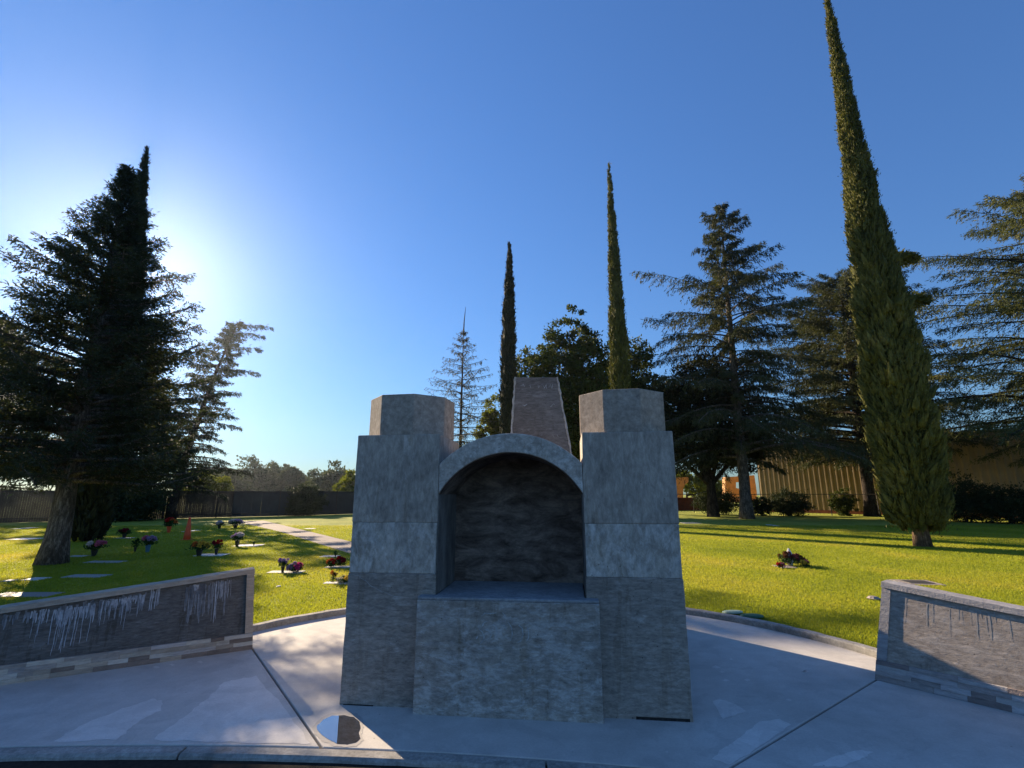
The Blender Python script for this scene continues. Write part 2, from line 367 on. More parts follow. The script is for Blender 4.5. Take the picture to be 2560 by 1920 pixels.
M['stem'] = leafmat('bouquet_leaves', (.02, .045, .015), (.035, .075, .02), (.05, .1, .03), .2, 20)
M['vase'] = plain('dark_vase', (.03, .03, .03), .4, .4, 0, .2, 9)
M['bluevase'] = plain('blue_vase', (.06, .16, .25), .4, .4, 0, .2, 9)

# ------------------------------------------------------------------ ground
PC = np.array([0.056, 4.236]); PR = 3.77          # round back of the patio
KC = np.array([-2.318, -14.504]); KR = 18.144     # street kerb arc
def kerb_y(x, dr=0.0): return KC[1] + math.sqrt((KR + dr) ** 2 - (x - KC[0]) ** 2)
WL0 = np.array([-2.75, 5.68]); WLd = np.array([-0.85063, -0.52577]); WLn = np.array([0.52577, -0.85063])
WR0 = np.array([3.22, 4.81]); WRd = np.array([math.sin(R(141)), math.cos(R(141))]); WRn = np.array([WRd[1], -WRd[0]])
LWL, LWR = 3.6, 2.6
arc = []
a0 = math.atan2(6.16 - PC[1], -3.18 - PC[0]); a1 = math.atan2(5.20 - PC[1], 3.70 - PC[0])
for i in range(41):
    a = a0 + (a1 - a0) * i / 40; arc.append((PC[0] + PR * math.cos(a), PC[1] + PR * math.sin(a)))
Lf = WL0 + WLd * LWL - WLn * .1; Rf = WR0 + WRd * LWR - WRn * .1
LZ = .02
kx = lambda xa, xb: [(x, kerb_y(x) + .006) for x in np.linspace(xa, xb, 12)]
border = [(-300, kerb_y(-12))] + kx(-12, Lf[0] - .7) + [ (Lf[0], Lf[1]), (WL0[0] - WLn[0] * .1, WL0[1] - WLn[1] * .1), arc[0]] + arc[1:-1] + [arc[-1], (WR0[0] - WRn[0] * .1, WR0[1] - WRn[1] * .1), (Rf[0], Rf[1])] + kx(Rf[0] + .45, 8) + [(300, kerb_y(8))]
def flat_fill(name, pts, z, mat, kind='structure', parent=None):
    bm = bmesh.new(); vv = [bm.verts.new((p[0], p[1], z)) for p in pts]
    ee = [bm.edges.new((vv[i], vv[(i + 1) % len(vv)])) for i in range(len(vv))]
    bmesh.ops.triangle_fill(bm, edges=ee, use_beauty=True)
    for f in bm.faces:
        if f.normal.z < 0: f.normal_flip()
    me = bpy.data.meshes.new(name); bm.to_mesh(me); bm.free(); me.materials.append(mat)
    o = bpy.data.objects.new(name, me); C.objects.link(o)
    if parent is not None: o.parent = parent
    elif kind: o['kind'] = kind
    return o
flat_fill('lawn', border + [(300, 900), (-300, 900)], LZ, M['lawn'])
flat_fill('road', [(-300, -60), (300, -60), (300, 8), (-300, 8)], -.14, M['asphalt'])
# patio slabs, poured in three bays with dark joints between
J = .009
JL0, JL1 = np.array([-2.75, 5.68]), np.array(gp(800, 1865)); JR0, JR1 = np.array([3.21, 4.79]), np.array(gp(1835, 1915))
def ext(p0, p1, yf):  # extend a joint line to the kerb
    d = (p1 - p0) / np.linalg.norm(p1 - p0); p = p1.copy()
    while p[1] > kerb_y(p[0]) : p = p + d * .002
    while p[1] < kerb_y(p[0]) : p = p - d * .002
    return p
JL1 = ext(JL0, JL1, 0); JR1 = ext(JR0, JR1, 0)
def perp(a, b): d = (b - a) / np.linalg.norm(b - a); return np.array([-d[1], d[0]])
nl = perp(JL0, JL1); nr = perp(JR0, JR1)   # nl points right (+x side)
kl = lambda xa, xb, n=24: [(x, kerb_y(x) + .006) for x in np.linspace(xa, xb, n)]
cen = [tuple(JL0 + nl * J)] + kl(JL1[0] + J * 1.3, JR1[0] - J * 1.3) + [tuple(JR0 - nr * J * -1 * (-1 if nr[0] > 0 else 1))] + [tuple(p) for p in arc[::-1]]
patio_c = MB().prism(cen, -.2, 0).build('patio', M['patio'], bevel=.006); tag(patio_c, kind='structure')
lw = [tuple(JL0 - nl * J), tuple(WL0 + WLd * LWL)] + [(x, kerb_y(x) + .006) for x in np.linspace((WL0 + WLd * LWL)[0] - .6, JL1[0] - J * 1.3, 24)]
patio_l = MB().prism(lw, -.2, 0).build('patio', M['patio'], bevel=.006); tag(patio_l, kind='structure')
rw = [(x, kerb_y(x) + .006) for x in np.linspace(JR1[0] + J * 1.3, (WR0 + WRd * LWR)[0] + .4, 20)] + [tuple(WR0 + WRd * LWR), tuple(JR0 + np.array([J, -J * .5]))]
patio_r = MB().prism(rw, -.2, 0).build('patio', M['patio'], bevel=.006); tag(patio_r, kind='structure')
flat_fill('joint_bed', [(-12, 2.6), (7, 1.4), (7, 4), tuple(WR0), tuple(arc[-1]), tuple(arc[20]), tuple(arc[0]), tuple(WL0), (-12, 3.6)], -.035, M['joint'])
# street kerb
mbk = MB(); rk = random.Random(3)
segs = [(-12, -2.12), (-2.105, .2), (.215, 3.2), (3.215, 8)]
for xa, xb in segs:
    xs = np.linspace(xa, xb, max(6, int((xb - xa) / .12)))
    rows = []
    for x in xs:
        j = rk.uniform(-.004, .004)
        rows.append([(x, kerb_y(x) - .008, -.16), (x, kerb_y(x) - .008, -.004), (x, kerb_y(x, -.10) + .012, -.006), (x, kerb_y(x, -.10) - .004 + j, -.02 + j), (x, kerb_y(x, -.125) + j, -.105 + j * 2), (x, kerb_y(x, -.125) + j, -.2)])
    v = [p for r_ in rows for p in r_]; k = 6
    f = [(i * k + q, (i + 1) * k + q, (i + 1) * k + q + 1, i * k + q + 1) for i in range(len(xs) - 1) for q in range(k - 1)] + [tuple(range(k)), tuple(range((len(xs) - 1) * k + k - 1, (len(xs) - 1) * k - 1, -1))]
    mbk.add(v, f)
kb = mbk.build('kerb', M['kerb']); tag(kb, kind='structure')
# raised edging along the round back of the patio
mbe = MB(); rows = []; aa0, aa1 = a0 + .05, a1 - .04
for i in range(81):
    a = aa0 + (aa1 - aa0) * i / 80; u = np.array([math.cos(a), math.sin(a)]); j = rk.uniform(-.003, .003)
    p = lambda r_: PC + u * r_
    rows.append([(*p(PR), -.1), (*(p(PR + j)), .055 + j), (*(p(PR + .012 + j)), .066 + j), (*p(PR + .10 + j), .066 + j), (*p(PR + .11), -.1)])
v = [q for r_ in rows for q in r_]; k = 5
f = [(i * k + q, i * k + q + 1, (i + 1) * k + q + 1, (i + 1) * k + q) for i in range(80) for q in range(k - 1)] + [tuple(range(k - 1, -1, -1)), tuple(range(80 * k, 81 * k))]
ed = mbe.add(v, f).build('patio_edging', M['kerb']); tag(ed, kind='structure')

# asphalt path through the lawn
pa = [(620, 1312), (700, 1331), (873, 1386)]; pb = [(690, 1310), (760, 1327), (873, 1355)]
A = [np.array(gp(*q)) for q in pa]; B = [np.array(gp(*q)) for q in pb]
A = [A[0] + (A[0] - A[1]) * .6] + A + [np.array([.2, 7.9])]; B = [B[0] + (B[0] - B[1]) * .6] + B + [np.array([1.6, 7.85])]
flat_fill('path', [tuple(p) for p in A] + [tuple(p) for p in B[::-1]], LZ + .006, M['path'])
# water and dried / damp patches on the paving
def patch(name, px, mat, z, parent, jag=.012, n=9, seed=1):
    rr = random.Random(seed); P = [np.array(gp(*q)) for q in px]; out = []
    for i in range(len(P)):
        p, q = P[i], P[(i + 1) % len(P)]
        for k in range(n): out.append(tuple(p + (q - p) * k / n + np.array([rr.uniform(-jag, jag), rr.uniform(-jag, jag)])))
    return flat_fill(name, out, z, mat, None if parent is not None else 'structure', parent)
pud = [(790, 1818), (808, 1800), (830, 1790), (860, 1789), (885, 1794), (898, 1806), (901, 1822), (896, 1834), (901, 1846), (890, 1857), (868, 1862), (842, 1860), (815, 1846), (798, 1832)]
patch('puddle', pud, M['water'], .003, None, .003, 4, 2)
patch('stain', [(782, 1818), (802, 1794), (830, 1783), (868, 1780), (892, 1784), (908, 1800), (909, 1822), (903, 1836), (909, 1850), (893, 1866), (862, 1869), (836, 1866), (806, 1852), (788, 1836)], M['patchdark'], .0015, patio_c, .006, 4, 4)
patch('stain', [(130, 1855), (200, 1815), (290, 1778), (380, 1748), (408, 1752), (400, 1778), (340, 1808), (295, 1850)], M['patch'], .0015, patio_l, .012, 6, 5)
patch('stain', [(380, 1850), (450, 1800), (520, 1745), (560, 1705), (640, 1690), (700, 1760), (780, 1860), (600, 1857)], M['patch'], .0015, patio_l, .012, 8, 6)
patch('stain', [(1782, 1752), (1800, 1748), (1838, 1760), (1866, 1778), (1838, 1788), (1805, 1798)], M['patch'], .0015, patio_c, .006, 6, 7)
patch('stain', [(1782, 1898), (1800, 1876), (1830, 1860), (1860, 1835), (1900, 1805), (1950, 1798), (1978, 1812), (1940, 1838), (1880, 1880), (1820, 1912)], M['patch'], .0015, patio_c, .006, 6, 8)
patch('stain', [(2030, 1915), (2090, 1890), (2150, 1875), (2182, 1880), (2150, 1900), (2100, 1918)], M['patch'], .0015, patio_r, .006, 6, 9)
for i, (x, y, w) in enumerate([(1868, 1700, 9), (1790, 1668, 12), (1972, 1750, 9), (2010, 1677, 8), (2016, 1679, 9), (1828, 1648, 6), (1960, 1850, 6), (1815, 1701, 9), (2420, 1718, 8), (1925, 1775, 5), (1805, 1680, 8), (1668, 1880, 5), (250, 1650, 9), (390, 1668, 10), (430, 1662, 8), (500, 1655, 9)]):
    patch('stain', [(x - w, y), (x, y - w * .35), (x + w, y + w * .1), (x, y + w * .35)], M['patch'], .0018, patio_c if x > 700 and x < 2100 else (patio_r if x > 2100 else patio_l), .003, 3, 20 + i)

# ------------------------------------------------------------------ monument (origin: middle of the front face on the ground)
MO = (-0.02, 4.12, 0); MR = math.atan2(-.113, .9936)
mon = empty('fireplace_monument', MO, MR, label='grey concrete outdoor fireplace monument with arched niche between two octagon topped piers', cat='monument')
def pier(x0, x1):
    p = MB().box(x0, x1, 0, .75, -.03, .97).build('pier', M['pier_low'], mon, bevel=.007)
    MB().box(x0 + .004, x1 - .004, .004, .746, .97, 1.37).build('pier_course', M['pier_mid'], p, bevel=.006)
    MB().box(x0 + .001, x1 - .001, .002, .748, 1.37, 2.10).build('pier_shaft', M['pier_up'], p, bevel=.008)
    cx = (x0 + x1) / 2; ro = .362 / math.cos(math.pi / 8)
    poly = [(cx + ro * math.cos(math.pi / 8 - .075 + k * math.pi / 4), .375 + ro * math.sin(math.pi / 8 - .075 + k * math.pi / 4)) for k in range(8)]
    MB().prism(poly, 2.10, 2.462).build('octagon_cap', M['oct'], mon, bevel=.006)
    for q in [p] + list(p.children): rough(q, .09, .0025)
    rough(mon.children[-1], .08, .003)
    return p
pier(-1.335, -.60); pier(.60, 1.335)
# arch: ring with vault soffit
def arcpts(w, z0, z1, n=28):
    h = z1 - z0; r = (w * w + h * h) / (2 * h); cz = z1 - r; a = math.asin(w / r)
    return [(r * math.sin(-a + 2 * a * i / n), cz + r * math.cos(-a + 2 * a * i / n)) for i in range(n + 1)]
oa = arcpts(.598, 1.845, 2.10); ia = arcpts(.598, 1.60, 1.94)
n = len(oa); ring = oa + ia[::-1]
v = [(x, .0, z) for x, z in ring] + [(x, .67, z) for x, z in ring]; m_ = len(ring)
f = [(i, i + 1, m_ - 2 - i, m_ - 1 - i) for i in range(n - 1)] + [(m_ + i, m_ + m_ - 1 - i, m_ + m_ - 2 - i, m_ + i + 1) for i in range(n - 1)]
f += [(i, (i + 1) % m_, (i + 1) % m_ + m_, i + m_)[::-1] for i in range(m_)]
MB().add(v, f).build('arch', M['arch'], mon, bevel=.008)
vin = [(x, z - .004) for x, z in ia]
v = [(x * .994, .012, z) for x, z in vin] + [(x * .994, .668, z) for x, z in vin]; k = len(vin)
MB().add(v, [(i, i + k, i + k + 1, i + 1) for i in range(k - 1)]).build('vault_soffit', M['soot'], mon)
# niche back and jambs
bp = [(-.598, .80), (.598, .80)] + arcpts(.598, 1.72, 2.01)[::-1]; kb_ = len(bp)
MB().add([(x, .66, z) for x, z in bp] + [(x, .80, z) for x, z in bp], [tuple(range(kb_)), tuple(range(2 * kb_ - 1, kb_ - 1, -1))] + [((i + 1) % kb_, i, i + kb_, (i + 1) % kb_ + kb_) for i in range(kb_)]).build('niche_back', M['soot'], mon)
for s in (-1, 1):
    x0, x1 = sorted((s * .601, s * .594)); MB().box(x0, x1, .02, .66, .81, 1.605).build('jamb_lining', M['jamb'], mon)
# protruding block with ledge
pl = [(-.715, -.10), (.690, -.10), (.690, -.002), (.590, -.002), (.590, .655), (-.590, .655), (-.590, -.002), (-.715, -.002)]
blk = rough(MB().prism(pl, -.03, .795).build('front_block', M['block'], mon, bevel=.01), .08, .0035)
MB().prism([(-.713, -.098), (.688, -.098), (.688, -.004), (.588, -.004), (.588, .653), (-.588, .653), (-.588, -.004), (-.713, -.004)], .7955, .818).build('ledge', M['ledge'], mon, bevel=.007)
MB().box(.93, 1.31, -.004, .02, -.001, .019).build('base_gap', M['asphalt'], mon)
MB().box(-1.30, -1.06, -.003, .02, -.001, .007).build('base_gap', M['asphalt'], mon)
# chalky arcs and faint scratches scraped into the block (front face y = -.10)
def stroke(pts, w, mat, name, parent, y, thick=.0012, rng=random.Random(4)):
    mb = MB(); k = len(pts); v = []
    for i, (x, z) in enumerate(pts):
        p0 = np.array(pts[max(i - 1, 0)]); p1 = np.array(pts[min(i + 1, k - 1)]); d = p1 - p0; d = d / (np.linalg.norm(d) + 1e-9)
        ww = w * (.55 + .6 * rng.random()) * (1 if 0 < i < k - 1 else .4); nx, nz = -d[1] * ww / 2, d[0] * ww / 2
        v += [(x - nx, y - thick, z - nz), (x + nx, y - thick, z + nz), (x - nx, y + .0005, z - nz), (x + nx, y + .0005, z + nz)]
    f = []
    for i in range(k - 1):
        a = i * 4; b = a + 4; f += [(a, b, b + 1, a + 1), (a, a + 2, b + 2, b), (a + 1, b + 1, b + 3, a + 3)]
    mb.add(v, f); return mb
def blockxz(px, py):   # position on the block face from a photo pixel
    r = ray(px, py); c, s = math.cos(MR), math.sin(MR); o = np.array([0, 0, CAM_H]) - np.array(MO)
    ol = np.array([c * o[0] + s * o[1], -s * o[0] + c * o[1], o[2]]); rl = np.array([c * r[0] + s * r[1], -s * r[0] + c * r[1], r[2]])
    return lambda yl: (float((ol + rl * (yl - ol[1]) / rl[1])[0]), float((ol + rl * (yl - ol[1]) / rl[1])[2]))
def facepts(px, yl): return [blockxz(*p)(yl) for p in px]
arcs = [[(1197, 1572), (1206, 1580), (1211, 1592), (1206, 1604), (1200, 1610)], [(1212, 1574), (1222, 1576), (1228, 1586), (1224, 1598)], [(1232, 1560), (1241, 1568), (1243, 1582), (1238, 1594)],
        [(1252, 1562), (1262, 1564), (1266, 1574)], [(1270, 1555), (1279, 1568), (1281, 1586), (1276, 1602)], [(1296, 1562), (1305, 1570), (1308, 1586), (1302, 1602), (1294, 1606)], [(1318, 1566), (1322, 1580), (1321, 1594), (1316, 1604)],
        [(1204, 1540), (1212, 1533), (1226, 1534), (1240, 1532)], [(1206, 1566), (1210, 1556), (1220, 1552)], [(1256, 1530), (1262, 1538), (1264, 1543)], [(1190, 1597), (1196, 1590)]]
for a in arcs:
    P = facepts(a, -.10); Q = [P[0]]
    for i in range(len(P) - 1):
        for k in (1, 2, 3): Q.append((P[i][0] + (P[i + 1][0] - P[i][0]) * k / 3 + random.uniform(-.001, .001), P[i][1] + (P[i + 1][1] - P[i][1]) * k / 3))
    stroke(Q, .009, None, '', None, -.102).build('chalk_mark', M['smear'], blk)
# crack on the left pier
Q = facepts([(875, 1436), (892, 1438), (912, 1450), (930, 1466), (952, 1478), (972, 1486), (990, 1490), (1020, 1492)], 0); QQ = []
for i in range(len(Q) - 1):
    for k in range(6): QQ.append((Q[i][0] + (Q[i + 1][0] - Q[i][0]) * k / 6, Q[i][1] + (Q[i + 1][1] - Q[i][1]) * k / 6 + random.uniform(-.005, .005)))
stroke(QQ, .003, None, '', None, 0).build('crack', M['smear'], mon)
# tall tapering chimney standing behind the arch
def chim_x(z): return (-.077 + .068 * (z - 1.3), .829 - .158 * (z - 1.3))
CY = 5.9
def cw(x, y, z):    # world to monument coordinates
    c, s = math.cos(MR), math.sin(MR); dx, dy = x - MO[0], y - MO[1]
    return (c * dx + s * dy, -s * dx + c * dy, z)
z0, z1 = .0, 3.01; (l0, r0), (l1, r1) = chim_x(z0), chim_x(z1)
chm = MB().hexa([cw(l0, CY, z0), cw(r0, CY - .02, z0), cw(r0, CY + .62, z0), cw(l0, CY + .62, z0), cw(l1, CY, z1), cw(r1, CY - .01, z1 - .004), cw(r1, CY + .45, z1 - .004), cw(l1, CY + .45, z1)]).build('chimney', M['chim'], mon, bevel=.006)
for side in (0, 1):
    pts = []; rr = []
    for i in range(46):
        z = 1.25 + (z1 - 1.25) * i / 45; x = chim_x(z)[side]; pts.append(cw(x + random.uniform(-.004, .004), CY - .008, z)); rr.append(.011 + random.uniform(-.004, .006))
    MB().tube(pts, rr, 6).build('mortar_edge', M['mortar'], chm)
mb = MB()
for px in [[(1302, 965), (1309, 962), (1312, 968)], [(1303, 973), (1308, 974)], [(1325, 962), (1327, 970)], [(1345, 962), (1347, 970), (1350, 964)], [(1358, 964), (1360, 972), (1366, 962), (1367, 973)], [(1372, 969), (1376, 962), (1380, 972), (1382, 961)],
           [(1306, 1012), (1312, 1015), (1318, 1011)], [(1376, 1018), (1384, 1010), (1388, 1014)], [(1352, 1090), (1356, 1086)], [(1382, 1088), (1386, 1094)], [(1392, 1086), (1396, 1093)]]:
    P = [at(q[0], q[1], CY) for q in px]; P = [cw(*q) for q in P]
    s_ = stroke([(q[0], q[2]) for q in P], .012, None, '', None, P[0][1] - .012).build('chalk_mark', M['smear'], chm)
# the low body that joins the fireplace to the chimney, hidden from the front
MB().box(-1.30, 1.31, .80, 3.1, -.02, 1.42).build('rear_body', M['pier_low'], mon, bevel=.008)
MB().box(-.598, -.56, .755, .93, 1.2, 2.03).build('rear_rib', M['oct'], mon)

# ------------------------------------------------------------------ two memorial walls
def mem_wall(name, o, d, nrm, Lw, lean, shear, dark, label, seed):
    rr = random.Random(seed)
    root = empty(name, (o[0], o[1], 0), 0, label=label, cat='wall', group='low walls either side of the fireplace')
    TH = .16
    def W(u, y, z):      # along the wall, out of its face (towards the street), up
        k = z / .8; uu = u + shear * k * max(0, 1 - u / 1.2)
        q = d * uu + nrm * (y - lean * k); return (q[0], q[1], z)
    def wb(mb, u0, u1, y0, y1, za0, za1, zb0=None, zb1=None, col=None):
        zb0 = za0 if zb0 is None else zb0; zb1 = za1 if zb1 is None else zb1
        v = [W(u0, y1, za0), W(u1, y1, zb0), W(u1, y0, zb0), W(u0, y0, za0), W(u0, y1, za1), W(u1, y1, zb1), W(u1, y0, zb1), W(u0, y0, za1)]
        # orientation depends on wall handedness
        c = np.cross(np.append(d, 0), np.array([-nrm[0], -nrm[1], 0]))
        if c[2] < 0: v = [v[1], v[0], v[3], v[2], v[5], v[4], v[7], v[6]]
        mb.hexa(v, col); return mb
    zt = lambda u: .80 - .088 * u
    # core and recessed panel
    mb = MB()
    step = .3; u = .02
    wb(mb, .015, Lw, -TH, -.001, -.02, .15)
    mb.build('core', M['kerb'], root)
    fw = .075; mb = MB(); wb(mb, fw, Lw, -TH + .02, -.028 if dark else -.010, .151, zt(fw) - .045, .151, zt(Lw) - .045)
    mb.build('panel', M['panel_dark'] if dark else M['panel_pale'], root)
    # stacked stone base: four thin courses of uneven pieces
    mb = MB(); cols = [(.40, .33, .26), (.46, .40, .33), (.34, .29, .25), (.50, .45, .39), (.22, .17, .14), (.42, .37, .34)] if dark else [(.34, .32, .31), (.40, .385, .37), (.31, .285, .27), (.22, .18, .165), (.42, .40, .40), (.30, .265, .25)]
    hs = [0, .042, .080, .122, .156]
    for r_ in range(4):
        u = 0
        while u < Lw:
            L_ = rr.uniform(.10, .34); u1 = min(u + L_, Lw); c = rr.choice(cols); g = rr.uniform(.85, 1.15); c = tuple(min(1, x * g) for x in c)
            wb(mb, u + .0006, u1 - .0006, -.002, .012 + rr.uniform(0, .008) + (.006 if r_ == 3 else 0), hs[r_] + .0005, hs[r_ + 1] - .0005, col=c); u = u1
    mb.build('stone_base', M['ledger'], root, colattr=True)
    # side strip and capping of the same stone
    mb = MB(); z = .1565
    while z < zt(0) - .05:
        h = rr.uniform(.08, .17); z1_ = min(z + h, zt(0) - .046); g_ = rr.uniform(.88, 1.1); c = tuple(x * g_ for x in cols[0])
        wb(mb, rr.uniform(-.004, .002), fw, -TH, (.008 if dark else .002) + rr.uniform(0, .008), z, z1_ - .001, col=c); z = z1_
    mb.build('end_strip', M['ledger'], root, colattr=True)
    mb = MB(); u = -.004
    while u < Lw:
        L_ = rr.uniform(.16, .42); u1 = min(u + L_, Lw); g_ = rr.uniform(.93, 1.06); c = tuple(x * g_ for x in cols[0]); j = rr.uniform(-.004, .004)
        wb(mb, u, u1 - .001, -TH - .01, .016, zt(u) - .0455, zt(u) + j * .4, zt(u1) - .0455, zt(u1) + j * .4, col=c); u = u1
    mb.build('capping', M['ledger'], root, colattr=True)
    return root, W, zt
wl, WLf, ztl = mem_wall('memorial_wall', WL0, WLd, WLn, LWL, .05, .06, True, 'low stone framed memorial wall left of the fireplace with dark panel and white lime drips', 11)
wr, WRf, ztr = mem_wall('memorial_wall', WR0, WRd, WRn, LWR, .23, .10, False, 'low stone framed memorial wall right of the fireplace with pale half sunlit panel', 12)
def drips(root, W, zt, items, mat, name, seed, yy=-.0265):
    rr = random.Random(seed); mb = MB()
    for u, top, ln, w in items:
        z = zt(u) - .047 - top; n_ = max(4, int(ln / .02)); uu = u; v = []
        for i in range(n_ + 1):
            t = i / n_; zz = z - ln * t; uu += rr.uniform(-.0022, .0022); ww = w * (1 - .45 * t) * rr.uniform(.6, 1.25)
            if i == n_: ww = w * .25
            v += [W(uu - ww, yy, zz), W(uu + ww, yy, zz)]
        mb.add(v, [((2 * i, 2 * i + 1, 2 * i + 3, 2 * i + 2) if yy < -.02 else (2 * i + 2, 2 * i + 3, 2 * i + 1, 2 * i)) for i in range(n_)])
    return mb.build(name, mat, root)
def u_on_wall(px, py, o, d):
    x, y, _ = at(px, py, 5.0); # intersect vertical plane through o along d
    r = ray(px, py); A_ = np.array([[d[0], -r[0]], [d[1], -r[1]]]); s = np.linalg.solve(A_, -np.array(o)); return float(s[0])
rr = random.Random(5)
it, it2 = [], []
def cl(x0, x1, num, l0, l1, top=.0, w=(.003, .008), tgt=it):
    for _ in range(num):
        px = rr.uniform(x0, x1) / 2.458; tgt.append((u_on_wall(px, 1530, WL0, WLd), top + rr.uniform(0, .03), rr.uniform(l0, l1), rr.uniform(*w)))
cl(185, 300, 12, .04, .12, .02, (.003, .008)); cl(205, 260, 3, .18, .28, .02, (.002, .004))
cl(330, 570, 26, .06, .16, .03, (.003, .009)); cl(320, 560, 14, .22, .38, .04, (.002, .005))
cl(560, 880, 34, .02, .08, .03, (.003, .008)); cl(600, 880, 9, .12, .3, .03, (.0018, .004))
cl(915, 980, 7, .06, .2, .0, (.003, .007)); cl(1320, 1440, 12, .05, .2, .02, (.002, .005))
cl(1330, 1335, 1, .38, .4, .02, (.004, .006)); cl(1180, 1250, 4, .02, .05, .02, (.01, .02))
cl(1140, 1420, 40, .08, .38, .02, (.005, .013), it2); cl(330, 900, 44, .04, .2, .01, (.005, .012), it2); cl(20, 180, 12, .05, .12, .01, (.006, .012), it2)
drips(wl, WLf, ztl, it2, M['lime2'], 'faint_lime_drips', 2); drips(wl, WLf, ztl, [(a, b, c, d_) for a, b, c, d_ in it], M['lime'], 'lime_drips', 3).location = tuple(np.append(WLn * .001, 0))
it = [(u, rr.uniform(.01, .06), rr.uniform(.06, .22), rr.uniform(.003, .006)) for u in [.2, .36, .40, .52, .58, .60, .66, .70, .73, .76, .78, .82, .9, 1.05, 1.2, 1.3]]
drips(wr, WRf, ztr, it, M['lime3'], 'lime_drips', 8, -.0088)

